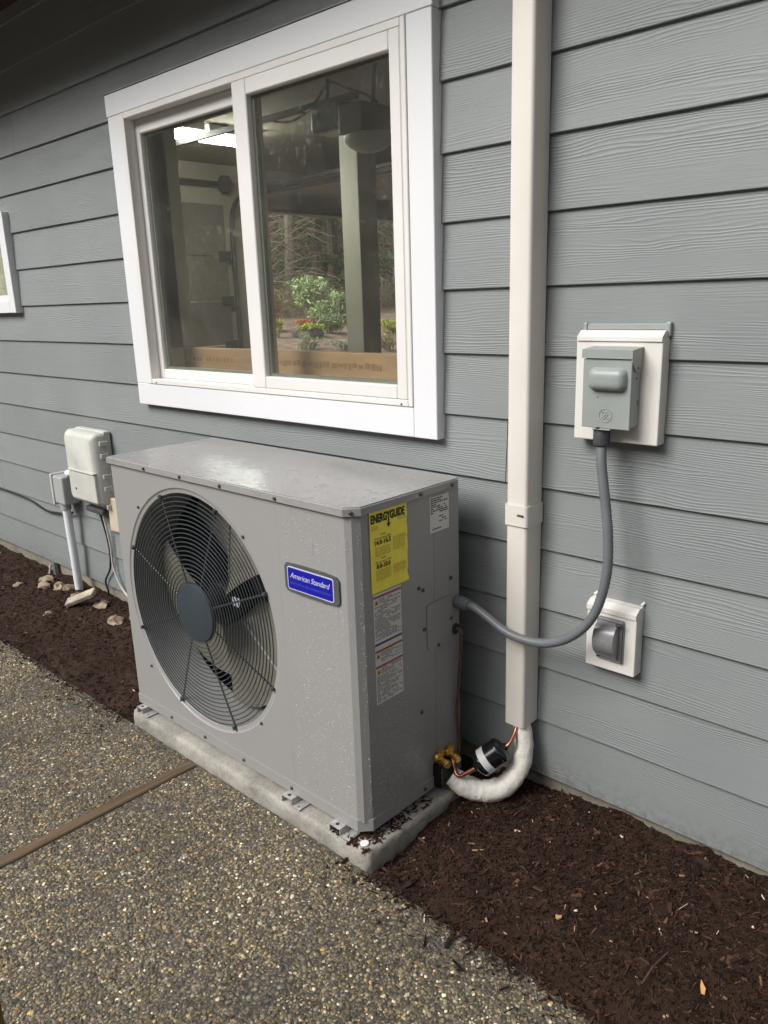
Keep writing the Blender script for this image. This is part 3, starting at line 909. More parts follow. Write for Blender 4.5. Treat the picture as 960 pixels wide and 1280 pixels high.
# weep holes and inner board
for x in (-1.60, -2.98):
    MB().box(x, x + 0.006, FF - 0.0015, FF + 0.004, fz0 + 0.004, fz0 + 0.009).build('weep_hole', MT['kcable'], win)
MB().bbox(-3.08, -1.52, 0.151, 0.19, 1.08, 1.223, 0.002, 1).build('sill_board', MT['lumber'], win)
MB().bbox(-3.08, -1.52, 0.0765, 0.150, 1.085, 1.096, 0.002, 1).build('inner_stool', MT['lumber'], win)
MB().bbox(-3.09, -3.03, 0.0765, 0.21, 1.2235, 2.2, 0.002, 1).build('inner_jamb', MT['wallint'], win)
# faded stencil on the sill board, as reversed ghost marks
m_ = MB()
xx = -2.42
while xx < -1.85:
    wd_ = random.uniform(0.008, 0.03)
    m_.box(xx, xx + wd_, 0.1500, 0.1508, 1.168 + random.uniform(-.004, .004), 1.186 + random.uniform(-.004, .004))
    xx += wd_ + random.uniform(0.004, 0.012)
xx = -2.96
while xx < -2.62:
    wd_ = random.uniform(0.008, 0.02)
    if random.random() < .8: m_.box(xx, xx + wd_, 0.1500, 0.1508, 1.168, 1.186)
    xx += wd_ + random.uniform(0.004, 0.016)
m_.build('stencil_marks', simple('faded_stencil', (0.25, 0.15, 0.08), 0.9), win, kind='stuff')

# small window at the far end ------------------------------------------------------
w2 = bpy.data.objects.new('window', None); COL.objects.link(w2); w2.parent = house; ORG[w2] = ORG[house]
MB().bbox(-4.338, -4.268, TF, 0.02, 1.389, 1.885, 0.002, 1).build('trim_board', MT['trim'], w2)
MB().bbox(-5.17, -4.3385, TF, 0.02, 1.389, 1.452, 0.002, 1).build('trim_board', MT['trim'], w2)
MB().bbox(-5.17, -4.3385, TF, 0.02, 1.842, 1.885, 0.002, 1).build('trim_board', MT['trim'], w2)
MB().bbox(-5.17, -5.105, TF, 0.02, 1.4525, 1.8415, 0.002, 1).build('trim_board', MT['trim'], w2)
m_ = MB()
m_.bbox(-5.1045, -5.075, -0.012, 0.05, 1.4525, 1.8415, 0.002, 1); m_.bbox(-4.365, -4.3388, -0.012, 0.05, 1.4525, 1.8415, 0.002, 1)
m_.bbox(-5.0745, -4.3655, -0.012, 0.05, 1.4525, 1.480, 0.002, 1); m_.bbox(-5.0745, -4.3655, -0.012, 0.05, 1.815, 1.8415, 0.002, 1)
m_.build('sash_frame', MT['vinyl'], w2)
MB().box(-5.077, -4.363, 0.012, 0.016, 1.478, 1.817).build('pane', MT['glass'], w2)
MB().box(-5.09, -4.34, 0.060, 0.075, 1.457, 1.83).build('window_blind', simple('pale_blind', (0.55, 0.53, 0.42), 0.8, var=0.15), w2)

# ------------------------------------------------------------------ inside the garage, seen through the panes
gd = thing('garage_door', (DX, 2.33, -0.02), 'closed sectional garage door seen through the narrow pane', 'garage door')
sz = [-0.018, 0.47, 0.935, 1.42, 1.90, 2.436]
for a, b in zip(sz, sz[1:]):
    MB().bbox(DX + 0.012, DX + 0.052, 0.93, 3.74, a + 0.004, b - 0.004, 0.004, 1).build('door_section', MT['gdoor'], gd)
m_ = MB().tube(spline([(DX + 0.10, 3.80, 0.0), (DX + 0.10, 3.80, 1.2), (DX + 0.10, 3.80, 2.15), (DX + 0.18, 3.80, 2.42), (DX + 0.42, 3.80, 2.55)], 6) + [Vector((DX + 2.3, 3.80, 2.58))], 0.026, 6)
m_.build('track', MT['steel'], gd)
for z in sz[1:5]:
    m_ = MB().bbox(DX + 0.053, DX + 0.075, 3.62, 3.78, z - 0.05, z + 0.05, 0.004, 1)
    m_.build('hinge', MT['steel'], gd)
MB().tube([(DX + 0.12, 0.8, 2.64), (DX + 0.12, 3.85, 2.64)], 0.020, 8).build('torsion_shaft', MT['steel'], gd)
MB().lathe([(0.02, 0), (0.085, 0.005), (0.085, 0.07), (0.02, 0.075)], (DX + 0.12, 3.70, 2.64), (0, 1, 0), 20).build('cable_drum', MT['steel'], gd)

op = thing('garage_door_opener', (-4.0, 2.3, 2.6), 'ceiling hung garage door opener with frosted lamp cover', 'door opener')
MB().bbox(-4.05, -3.83, 2.16, 2.44, 2.45, 2.63, 0.015, 2).build('housing', MT['opener'], op)
MB().bbox(-4.36, -4.06, 2.19, 2.41, 2.50, 2.68, 0.03, 3).build('front_lens', simple('blue_grey_lens', (0.22, 0.27, 0.27), 0.3), op)
vs, fs = [], []
for i in range(9):
    t_ = i / 8 * math.pi / 2
    for k in range(20):
        an_ = 2 * math.pi * k / 20
        vs.append((-3.90 + 0.19 * math.cos(t_) * math.cos(an_), 2.30 + 0.15 * math.cos(t_) * math.sin(an_), 2.445 - 0.11 * math.sin(t_)))
for i in range(8):
    for k in range(20):
        fs.append((i * 20 + k, i * 20 + (k + 1) % 20, (i + 1) * 20 + (k + 1) % 20, (i + 1) * 20 + k))
fs.append(tuple(range(20)))
MB().add(vs, fs).build('lamp_cover', MT['lens'], op, smooth=60)
MB().box(-7.3, -4.0, 2.28, 2.32, 2.685, 2.725).build('rail', MT['steel'], op)
for xo in (-3.86, -4.30):
    MB().tube([(xo, 2.3, 2.62), (xo + 0.03, 2.3, 2.862)], 0.014, 6).build('hanger_strap', MT['steel'], op)
MB().tube(spline([(-5.3, 2.32, 2.862), (-5.05, 2.32, 2.74), (-4.75, 2.33, 2.66), (-4.5, 2.33, 2.70), (-4.3, 2.33, 2.83), (-4.15, 2.33, 2.78), (-3.95, 2.33, 2.70), (-3.85, 2.33, 2.64)], 5), 0.009, 6).build('cable', MT['kcable'], op)

ot = thing('overhead_track', (-6.3, 4.1, 2.5), 'dark horizontal overhead door track below the garage ceiling', 'door track')
MB().tube([(DX + 0.05, 4.16, 2.34), (DX + 0.10, 4.16, 2.48), (DX + 0.25, 4.16, 2.57), (-5.0, 4.16, 2.58), (-4.2, 4.16, 2.58)], 0.03, 6).build('rail', MT['steel'], ot)
MB().box(DX + 0.3, -4.3, 4.19, 8.1, 2.60, 2.645).build('raised_door', MT['gdoor'], ot)
MB().tube([(-4.4, 4.16, 2.6), (-4.4, 4.16, 2.861)], 0.012, 6).build('hanger_strap', MT['steel'], ot)

pz = thing('garage_post', (-5.0, 3.31, -0.02), 'grey green square post standing inside the garage', 'post')
m_ = MB().bbox(-0.108, 0.108, -0.108, 0.108, 0, 2.876, 0.006, 2, Matrix.Translation((-5.0, 3.31, -0.018)) @ Matrix.Rotation(math.radians(-2), 4, 'Z'))
m_.build('shaft', MT['wallint'], pz)
MB().bbox(-5.14, -4.86, 3.17, 3.45, -0.019, 0.06, 0.005, 1).build('base_block', MT['wallint'], pz)

for i, (y0, y1, lab) in enumerate(((1.78, 2.46, 'lit ceiling tube lamp partly hidden by the window edge'), (2.50, 3.06, 'lit ceiling tube lamp beside the middle window stile'))):
    fl = thing('tube_lamp', (-6.05, (y0 + y1) / 2, 2.78), lab, 'ceiling lamp', 'lit tube lamps on the garage ceiling')
    MB().bbox(-6.17, -5.93, y0, y1, 2.795, 2.858, 0.006, 1).build('housing', MT['vinyl'], fl)
    for dx in (-0.06, 0.06):
        MB().tube([(-6.05 + dx, y0 + 0.02, 2.765), (-6.05 + dx, y1 - 0.02, 2.765)], 0.026, 10).build('tube', MT['tubes'], fl)

# ------------------------------------------------------------------ garden beyond the garage
def leaf_cloud(n, centers, radii, size, cols, flat=0.6, shell=0.35, gain=1.0):
    """n small leaf quads spread through ellipsoidal clumps"""
    centers = np.array(centers, float); radii = np.array(radii, float)
    if radii.ndim == 1: radii = np.repeat(radii[:, None], 3, 1)
    k = rng.integers(0, len(centers), n)
    d = rng.normal(size=(n, 3)); d /= np.linalg.norm(d, axis=1)[:, None]
    rr = (shell + (1 - shell) * rng.random(n) ** 0.6)
    P = centers[k] + d * radii[k] * rr[:, None]
    a = rng.normal(size=(n, 3)); a /= np.linalg.norm(a, axis=1)[:, None]
    b = np.cross(a, rng.normal(size=(n, 3))); b /= np.linalg.norm(b, axis=1)[:, None]
    s = size * rng.uniform(.6, 1.4, n)
    Q = np.stack([P - a * s[:, None], P + b * (s * flat * .5)[:, None], P + a * s[:, None], P - b * (s * flat * .5)[:, None]], 1)
    cl = np.array(cols)[rng.integers(0, len(cols), n)] * rng.uniform(.7, 1.3, (n, 1)) * gain
    return Q.reshape(-1, 3), np.arange(4 * n).reshape(-1, 4), np.repeat(cl, 4, 0)


def ter(x, y):
    return max(-0.05, 0.25 + 0.12 * (-12 - x)) if x > -24 else 0.25 + 0.12 * 12 + 0.03 * (-24 - x)


def shrub(name, x, y, h, wdt, n, size, cols, label, cat='shrub', group=None, stems=6):
    z = ter(x, y)
    t_ = thing(name, (x, y, z), label, cat, group)
    cs, rs = [], []
    m_ = MB()
    for i in range(stems + 14):
        a = random.uniform(0, 2 * math.pi); q = random.uniform(0.1, 0.75) * wdt / 2
        c = (x + q * math.cos(a), y + q * math.sin(a), z + h * random.uniform(0.12, 0.88))
        cs.append(c); rs.append((wdt * random.uniform(.16, .26), wdt * random.uniform(.16, .26), h * random.uniform(.12, .22)))
        m_.tube([(x + 0.05 * math.cos(a), y + 0.05 * math.sin(a), z - 0.03), ((x + c[0]) / 2, (y + c[1]) / 2, z + h * 0.3), c], [0.018, 0.012, 0.006], 5)
    V_, F_, C_ = leaf_cloud(n, cs, rs, size, cols, 0.5, 0.2, 1.25)
    npmesh('foliage', V_, F_, MT['attr_leaf'], t_, cols=C_)
    m_.build('stem', MT['twig'], t_)
    return t_


GL = [(0.24, 0.34, 0.13), (0.34, 0.43, 0.20), (0.17, 0.26, 0.09), (0.42, 0.50, 0.28)]
shrub('broadleaf_shrub', -16.3, 12.85, 1.25, 1.25, 1500, 0.085, GL, 'tall pale green broadleaf shrub in front of the woods')
shrub('broadleaf_shrub', -16.4, 14.0, 0.85, 1.1, 1000, 0.085, GL, 'pale broadleaf shrub half hidden behind the garage post')
shrub('broadleaf_shrub', -14.6, 11.95, 0.50, 0.85, 900, 0.055, [(0.15, 0.21, 0.10), (0.10, 0.16, 0.06), (0.24, 0.30, 0.16)], 'low rounded green shrub beside the mossy rock')
shrub('red_shrub', -15.6, 10.9, 0.62, 0.75, 700, 0.05, [(0.17, 0.075, 0.045), (0.20, 0.11, 0.06), (0.11, 0.055, 0.03)], 'reddish brown shrub near the window stile')
shrub('yellow_plant', -14.6, 10.25, 0.55, 0.4, 260, 0.05, [(0.34, 0.33, 0.08), (0.22, 0.25, 0.06)], 'yellow flowering plant below the reddish shrub', 'plant', stems=3)
shrub('orange_heather', -16.0, 12.35, 0.18, 0.7, 500, 0.04, [(0.45, 0.12, 0.02), (0.38, 0.16, 0.04)], 'flat patch of orange heather under the tall shrub', 'plant', stems=3)
shrub('grey_plant', -12.9, 9.75, 0.36, 0.62, 700, 0.035, [(0.16, 0.20, 0.09), (0.22, 0.25, 0.12)], 'soft grey green mound plant closest to the garage', 'plant')
shrub('grey_plant', -12.9, 8.55, 0.35, 0.45, 400, 0.035, [(0.18, 0.21, 0.13), (0.24, 0.26, 0.17)], 'pale mound plant at the lower window stile', 'plant')
shrub('grey_plant', -12.4, 10.45, 0.22, 1.2, 800, 0.035, [(0.16, 0.16, 0.12), (0.22, 0.21, 0.16), (0.13, 0.14, 0.09)], 'low spreading silvery plant left of the post foot', 'plant')
shrub('lime_shrub', -13.9, 13.45, 0.42, 0.95, 800, 0.045, [(0.30, 0.33, 0.05), (0.38, 0.38, 0.07), (0.22, 0.26, 0.04)], 'bright lime green low shrub right of the post')
shrub('yellow_plant', -12.0, 11.25, 0.42, 0.8, 500, 0.04, [(0.26, 0.22, 0.07), (0.20, 0.18, 0.06), (0.14, 0.12, 0.05)], 'dry yellowish plant right of the post foot', 'plant')


def rock(name, c, r, mat, sub=3, seed=0.0, amp=0.25, parent=None, **tags):
    bm = bmesh.new()
    bmesh.ops.create_icosphere(bm, subdivisions=sub, radius=1.0)
    for v in bm.verts:
        k = 1 + amp * noise.noise(v.co * 1.3 + Vector((seed, seed * 2, 0))) + amp * 0.4 * noise.noise(v.co * 3.1 + Vector((seed, 0, 0)))
        v.co = Vector((c[0] + v.co.x * r[0] * k, c[1] + v.co.y * r[1] * k, c[2] + v.co.z * r[2] * k))
    return MB().bm(bm).build(name, mat, parent, smooth=40, **tags)


mr = thing('mossy_rock', (-14.4, 11.05, 0.5), 'moss topped dark rock lying on the garden slope', 'rock')
rock('stone', (-14.4, 11.05, 0.62), (0.35, 0.42, 0.16), MT['rockm'], 3, 3.0, parent=mr)
V_, F_, C_ = leaf_cloud(900, [(-14.30, 11.03, 0.79), (-14.28, 10.93, 0.78), (-14.30, 11.18, 0.77)], [(0.24, 0.28, 0.07)] * 3, 0.035, [(0.36, 0.42, 0.06), (0.46, 0.50, 0.09)], 0.8)
npmesh('moss', V_, F_, MT['attr_leaf'], mr, cols=C_)


def conifer(x, y, h, wdt, n, label):
    z = ter(x, y)
    t_ = thing('conifer', (x, y, z), label, 'tree', 'trees of the woods')
    MB().tube([(x, y, z - 0.1), (x + .1, y, z + h * .5), (x, y, z + h)], [0.22, 0.13, 0.03], 8).build('trunk', MT['bark'], t_)
    cs, rs = [], []
    for i in range(60):
        u = random.random() ** 0.8
        zz = z + 0.5 + u * (h - 0.5); ra = wdt * (1 - u) ** 0.8
        a = random.uniform(0, 2 * math.pi); q = ra * random.uniform(.3, 1)
        cs.append((x + q * math.cos(a), y + q * math.sin(a), zz)); rs.append((0.55, 0.55, 0.25))
    V_, F_, C_ = leaf_cloud(n, cs, rs, 0.11, [(0.10, 0.155, 0.06), (0.15, 0.21, 0.085), (0.065, 0.105, 0.04), (0.20, 0.25, 0.11)], 0.35, 0.1)
    npmesh('crown', V_, F_, MT['attr_leaf'], t_, cols=C_)


conifer(-20.0, 16.6, 11, 2.0, 9000, 'dense dark conifer left of the garage post')
conifer(-21.0, 18.3, 12, 2.2, 8000, 'dark conifer standing behind the garage post')
conifer(-19.0, 19.6, 11, 2.0, 8000, 'drooping conifer right of the garage post')
conifer(-26.0, 15.2, 13, 2.4, 7000, 'distant conifer behind the bare stems near the stile')
conifer(-26.5, 19.5, 14, 2.6, 7000, 'distant conifer deep in the woods')
conifer(-25.0, 23.5, 13, 2.6, 6000, 'distant conifer at the far edge of the view')
conifer(-27.5, 11.5, 13, 2.4, 6000, 'distant conifer hidden near the window stile')
BT = [(-19.5, 14.9, 0.17, 0.5, 'thick bare leaning trunk beside the dark conifer'), (-18.9, 13.6, 0.05, -0.2, 'thin pale bare trunk nearest the window stile'), (-19.8, 14.1, 0.07, 0.3, 'slim bare trunk between the thin and thick ones'),
      (-20.6, 13.7, 0.06, -0.4, 'slim bare trunk behind the thin pale one'), (-21.4, 15.4, 0.09, 0.2, 'bare trunk further back in the woods'), (-21.6, 22.3, 0.14, 0.1, 'bare trunk at the right pane edge')]
for i, (x, y, r0, lean, lab) in enumerate(BT):
    z = ter(x, y)
    t_ = thing('bare_tree', (x, y, z), lab, 'tree', 'trees of the woods')
    h = random.uniform(6, 8)
    MB().tube(spline([(x, y, z - .1), (x, y + lean * .3, z + h * .35), (x, y + lean * .2, z + h * .7), (x, y + lean, z + h)], 4), [r0 * (1 - 0.05 * q) for q in range(13)], 7).build('trunk', MT['twig'], t_)
    m_ = MB()
    for k in range(70):
        zz = z + random.uniform(0.3, h * .6); a = random.uniform(0, 6.28); l_ = random.uniform(.6, 1.9)
        b0 = Vector((x, y + lean * .25, zz)); d = Vector((math.cos(a), math.sin(a), random.uniform(-.3, .8)))
        m_.tube([b0, b0 + d * l_ * .5 + Vector((0, 0, .1)), b0 + d * l_ + Vector((random.uniform(-.2, .2), random.uniform(-.2, .2), random.uniform(-.5, .2)))], [0.016, 0.011, 0.005], 4)
    m_.build('branches', MT['twig'], t_, kind='stuff')
# tangled undergrowth at the wood's edge: nobody could count it
cs = [(random.uniform(-19.5, -17.6), random.uniform(11.0, 19.5), 0) for _ in range(80)]
cs = [(a, b, ter(a, b) + random.uniform(.05, .55)) for a, b, c in cs]
for _ in range(90):
    a, b = random.uniform(-23.5, -20.5), random.uniform(12.0, 24)
    cs.append((a, b, ter(a, b) + random.uniform(.3, 3.2)))
V_, F_, C_ = leaf_cloud(30000, cs, [(.6, .6, .5)] * len(cs), 0.12, [(0.26, 0.19, 0.11), (0.18, 0.15, 0.085), (0.32, 0.25, 0.16), (0.15, 0.17, 0.07)], 0.11, 0.1)
npmesh('undergrowth', V_, F_, MT['attr_leaf'], cols=C_, kind='stuff', label='brown tangled undergrowth along the edge of the woods', cat='undergrowth')
cs = [(random.uniform(-32, -28), random.uniform(8, 34), random.uniform(2, 9)) for _ in range(150)]
cs += [(random.uniform(-34, 26), random.uniform(-18, -16), random.uniform(0.3, 9.5)) for _ in range(420)] + [(random.uniform(15, 19), random.uniform(-16, 8), random.uniform(0.3, 6.0)) for _ in range(90)] + [(random.uniform(-36, -30), random.uniform(-16, 8), random.uniform(0.3, 7.0)) for _ in range(90)]  # unseen belts behind and beside the camera, added to dim low sky and reflections
V_, F_, C_ = leaf_cloud(150000, cs, [(1.8, 1.8, 1.4)] * len(cs), 0.34, [(0.05, 0.06, 0.028), (0.08, 0.08, 0.04), (0.035, 0.045, 0.02), (0.11, 0.095, 0.055)], 0.45, 0.1)
npmesh('woods', V_, F_, MT['attr_leaf'], cols=C_, kind='stuff', label='far mixed green and brown woods plus unseen belt added to block low sky', cat='woods')

# ------------------------------------------------------------------ line set cover on the wall
lc = thing('line_set_cover', (-1.151, -0.03, 0.17), 'cream plastic pipe cover running down the wall beside the window', 'pipe cover')
UX, UY = Vector((1, 0, 0)), Vector((0, 1, 0))


def channel(x0, x1, yf, z0, z1, r=0.010):
    pts = [(x0, -0.0005), (x0, yf + r)] + [(x0 + r - r * math.cos(a), yf + r - r * math.sin(a)) for a in (0.4, 0.8, 1.2)] + [(x0 + r, yf), (x1 - r, yf)] \
        + [(x1 - r + r * math.sin(a), yf + r - r * math.cos(a)) for a in (0.4, 0.8, 1.2)] + [(x1, yf + r), (x1, -0.0005)]
    t_ = 0.003
    inn = [(x1 - t_, -0.0005), (x1 - t_, yf + t_ + 0.004), (x1 - t_ - 0.004, yf + t_), (x0 + t_ + 0.004, yf + t_), (x0 + t_, yf + t_ + 0.004), (x0 + t_, -0.0005)]
    return MB().prism(pts + inn, (0, 0, z0), (1, 0, 0), (0, 1, 0), (0, 0, z1 - z0))


channel(-1.185, -1.119, -0.075, 0.846, 2.722).build('upper_channel', MT['cover'], lc, smooth=35)
channel(-1.1853, -1.1187, -0.0748, 0.178, 0.800).build('lower_channel', MT['cover'], lc, smooth=35)
cl = channel(-1.1895, -1.1145, -0.0795, 0.792, 0.850).build('coupling_collar', MT['cover'], lc, smooth=35)
MB().prism(rounded(0.022, 0.007, 0.003, 3, -1.1225 - 0.013, 0.823), (0, -0.0799, 0), (1, 0, 0), (0, 0, 1), (0, 0.002, 0)).build('slot', MT['inkg'], cl)
MB().lathe([(0.003, 0), (0.003, 0.002)], (-1.128, -0.0802, 0.823), (0, -1, 0), 10).build('screw', MT['screw'], cl)

# ------------------------------------------------------------------ concrete pad
px0, px1, py0, py1, pz0, pz1 = -2.535, -1.292, -0.563, -0.075, -0.30, -0.050
def pad_outline():
    pts = []
    cor = [(px0, py0, 0.040), (px1, py0, 0.024), (px1, py1, 0.024), (px0, py1, 0.02)]
    for i, (cx_, cy_, r_) in enumerate(cor):
        sx_ = 1 if cx_ == px0 else -1; sy_ = 1 if cy_ == py0 else -1
        a0 = {0: 180, 1: 270, 2: 0, 3: 90}[i]
        for k_ in range(7):
            a_ = math.radians(a0 + 15 * k_)
            pts.append((cx_ + sx_ * r_ + r_ * math.cos(a_), cy_ + sy_ * r_ + r_ * math.sin(a_), math.cos(a_), math.sin(a_)))
        nx_ = cor[(i + 1) % 4]
        end = Vector((nx_[0] + (1 if nx_[0] == px0 else -1) * nx_[2] * (i % 2 == 0), nx_[1] + (1 if nx_[1] == py0 else -1) * nx_[2] * (i % 2 == 1), 0))
        st = Vector((pts[-1][0], pts[-1][1], 0)); n_ = int((end - st).length / 0.009)
        for k_ in range(1, n_):
            p = st.lerp(end, k_ / n_)
            pts.append((p.x, p.y, pts[-1][2] if k_ > 1 else math.cos(a_), pts[-1][3] if k_ > 1 else math.sin(a_)))
    return pts


po = pad_outline()
rings = [(0.004, -0.30), (0.003, -0.125), (0.001, -0.110), (0.0, -0.098), (0.0, -0.086), (0.0005, -0.074), (0.0015, -0.064), (0.004, -0.0565), (0.009, -0.0515), (0.016, -0.050)]
vs, fs = [], []
for ins, z in rings:
    for x, y, nx_, ny_ in po:
        p = Vector((x, y, z))
        a = 0.0035 * noise.noise(p * 14) + 0.0035 * noise.noise(p * 42) + 0.0022 * noise.noise(p * 110)
        a += 0.006 * max(0, noise.noise(Vector((x * 11, y * 11, z * 16))) - 0.15)
        if ins > 0.012: a *= 0.2
        zz = z + (0.0008 * noise.noise(p * 60) if ins < 0.02 else 0)
        vs.append((x - nx_ * (ins + a), y - ny_ * (ins + a), zz))
n_ = len(po)
for i in range(len(rings) - 1):
    for k in range(n_):
        fs.append((i * n_ + k, i * n_ + (k + 1) % n_, (i + 1) * n_ + (k + 1) % n_, (i + 1) * n_ + k))
vs.append(((px0 + px1) / 2, (py0 + py1) / 2, -0.0498))
fs += [((len(rings) - 1) * n_ + k, (len(rings) - 1) * n_ + (k + 1) % n_, len(vs) - 1) for k in range(n_)]
m_ = MB().add(vs, fs)
m_.build('concrete_pad', MT['pad'], smooth=60, label='rough edged concrete pad under the heat pump', cat='concrete pad')

MB().lathe([(0.011, 0), (0.0125, 0.0015), (0.0125, 0.004), (0.011, 0.0055)], (-1.331, -0.533, -0.0495), (0, 0, 1), 20).build('plastic_plug', MT['whitecap'], smooth=40, label='small round white plastic plug lying on the pad corner', cat='plug')

# ------------------------------------------------------------------ heat pump
hp = thing('heat_pump', (-1.92, -0.31, -0.048), 'large taupe heat pump with round fan guard and yellow energy label', 'heat pump')
AX0, AX1, AY0, AY1, AZ0, AZ1 = -2.505, -1.330, -0.528, -0.100, 0.004, 0.892
CX, CZ, RO = -2.059, 0.450, 0.402
CH = 0.030
SEAM = -1.625


def front_panel():
    m = MB()
    x0, x1, z0, z1 = AX0, SEAM, AZ0, AZ1
    angs = sorted(set([2 * math.pi * k / 120 for k in range(120)] + [math.atan2(zc - CZ, xc - CX) % (2 * math.pi) for xc in (x0, x1) for zc in (z0, z1)]))
    outer = []
    for a in angs:
        c, s = math.cos(a), math.sin(a)
        t = min([((x1 if c > 0 else x0) - CX) / c if abs(c) > 1e-9 else 9, ((z1 if s > 0 else z0) - CZ) / s if abs(s) > 1e-9 else 9])
        outer.append((CX + c * t, CZ + s * t))
    rings = [(None, 0.0), (RO + 0.006, 0.0), (RO + 0.003, 0.003), (RO, 0.0045), (RO - 0.010, 0.0045), (RO - 0.013, 0.007), (RO - 0.0145, 0.020), (RO - 0.018, 0.060), (RO - 0.024, 0.155)]
    n = len(angs)
    vs, fs = [], []
    for R, dy in rings:
        for a, o in zip(angs, outer):
            if R is None: vs.append((o[0], AY0 + dy, o[1]))
            else: vs.append((CX + R * math.cos(a), AY0 + dy, CZ + R * math.sin(a)))
    for i in range(len(rings) - 1):
        for k in range(n):
            fs.append((i * n + k, i * n + (k + 1) % n, (i + 1) * n + (k + 1) % n, (i + 1) * n + k))
    # the ring between the lip and the rectangle can overlap the seam only where the fan comes close to it
    m.add(vs, fs)
    m.add([(x0, AY0, z0), (x0, AY0, z1), (x0, AY1, z1), (x0, AY1, z0)], [(0, 1, 2, 3)])
    return m


front_panel().build('front_panel', MT['cab'], hp, smooth=35)
# service panel wraps round the chamfered corner
sy = -0.214
pl_ = [(SEAM + 0.0003, AY0), (AX1 - CH, AY0), (AX1 - CH * 0.42, AY0 + CH * 0.30), (AX1, AY0 + CH), (AX1, sy - 0.001)]
m_ = MB()
vs = [(a, b, AZ0) for a, b in pl_] + [(a, b, AZ1) for a, b in pl_]
k = len(pl_)
m_.add(vs, [(i, i + 1, k + i + 1, k + i) for i in range(k - 1)])
inner = [(a - 0.002, b + 0.002) for a, b in pl_]
m_.add([(a, b, AZ0) for a, b in inner] + [(a, b, AZ1) for a, b in inner], [(i, i + 1, k + i + 1, k + i) for i in range(k - 1)])
m_.build('service_panel', MT['cabwet'], hp)
MB().box(AX1 - 0.022, AX1 - 0.0008, sy + 0.0008, AY1, AZ0, AZ1).build('rear_corner_panel', MT['cab'], hp)
MB().box(AX0 + 0.004, AX1 - 0.024, AY1 - 0.02, AY1, AZ0, AZ1).build('coil_guard', MT['black'], hp)
# inner cavity and coil
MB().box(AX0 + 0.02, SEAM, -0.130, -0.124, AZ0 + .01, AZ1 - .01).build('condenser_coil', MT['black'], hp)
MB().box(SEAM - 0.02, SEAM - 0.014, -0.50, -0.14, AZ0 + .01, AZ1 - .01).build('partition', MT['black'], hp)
# lid
lp = [(AX0 - 0.010, AY0 - 0.010), (AX1 - CH + 0.006, AY0 - 0.010), (AX1 + 0.008, AY0 + CH - 0.006), (AX1 + 0.008, AY1 - 0.012), (AX1 - 0.008, AY1 + 0.006), (AX0 - 0.010, AY1 + 0.006)]
bm = bmesh.new()
bv = [bm.verts.new((a, b, 0.8885)) for a, b in lp]
bf_ = bm.faces.new(bv)
ex = bmesh.ops.extrude_face_region(bm, geom=[bf_])
for v in ex['geom']:
    if isinstance(v, bmesh.types.BMVert): v.co.z = 0.911
bmesh.ops.bevel(bm, geom=[e for e in bm.edges if e.verts[0].co.z > 0.91 and e.verts[1].co.z > 0.91], offset=0.004, segments=3, affect='EDGES')
lid = MB().bm(bm).build('lid', MT['lid'], hp, smooth=35)
# base pan
bp = [(AX0 - 0.003, AY0 - 0.003), (AX1 - CH + 0.002, AY0 - 0.003), (AX1 + 0.003, AY0 + CH - 0.002), (AX1 + 0.003, AY1), (AX0 - 0.003, AY1)]
MB().prism(bp, (0, 0, -0.024), (1, 0, 0), (0, 1, 0), (0, 0, 0.036)).build('base_pan', MT['cab'], hp)
# mounting feet
def foot(xa, xb):
    y0, y1 = -0.556, -0.47
    pts = [(xa - 0.018, 0), (xa + 0.004, 0), (xa + 0.006, 0.020), (xb - 0.024, 0.020), (xb - 0.022, 0.001), (xb + 0.014, 0.001), (xb + 0.014, 0.0035), (xb - 0.0195, 0.0035), (xb - 0.0215, 0.0225), (xa + 0.0035, 0.0225), (xa + 0.0015, 0.0025), (xa - 0.018, 0.0025)]
    m = MB().prism(pts, (0, y0, -0.0485), (1, 0, 0), (0, 0, 1), (0, y1 - y0, 0))
    f = m.build('mounting_foot', MT['galv'], hp)
    MB().lathe([(0.006, 0), (0.006, 0.0006)], ((xa + xb) / 2 - 0.010, -0.542, -0.0262), (0, 0, 1), 12).build('bolt_hole', MT['kcable'], f)
    MB().lathe([(0.003, 0), (0.003, 0.0006)], (xb, -0.545, -0.0452), (0, 0, 1), 10).build('slot', MT['kcable'], f)


foot(-2.488, -2.428); foot(-1.660, -1.592); foot(-1.452, -1.384)
# screws
scr0 = MB().lathe([(0.0058, 0), (0.0058, 0.0025), (0.004, 0.0045), (0.0015, 0.005)], (0, AY0 - 0.0005, 0), (0, -1, 0), 10)
first = None


def screws(pts, axis):
    for p in pts:
        MB().lathe([(0.0056, -0.0006), (0.0056, 0.0022), (0.0042, 0.0042), (0.0016, 0.0048)], p, axis, 9).build('screw', MT['screw'], hp)


screws([(-2.272, AY0 - 0.0105, 0.897), (-2.066, AY0 - 0.0105, 0.897), (-1.86, AY0 - 0.0105, 0.897), (-1.612, AY0 - 0.0105, 0.897)], (0, -1, 0))
screws([(-2.352, AY0, 0.754), (-1.78, AY0, 0.756), (-2.389, AY0, 0.159), (-1.765, AY0, 0.161)], (0, -1, 0))
screws([(-2.286, AY0 - 0.0035, -0.008), (-2.082, AY0 - 0.0035, -0.008), (-1.87, AY0 - 0.0035, -0.008), (-1.636, AY0 - 0.0035, -0.008)], (0, -1, 0))
screws([(AX1 - 0.010, AY0 + 0.006, 0.897)], (0.7, -0.7, 0))
screws([(AX1, y, z) for y, z in ((-.283, .630), (-.265, .619), (-.263, .500), (-.281, .248))] + [(AX1 + 0.001, y, z) for y, z in ((-.141, .620), (-.143, .496), (-.202, .432))], (1, 0, 0))
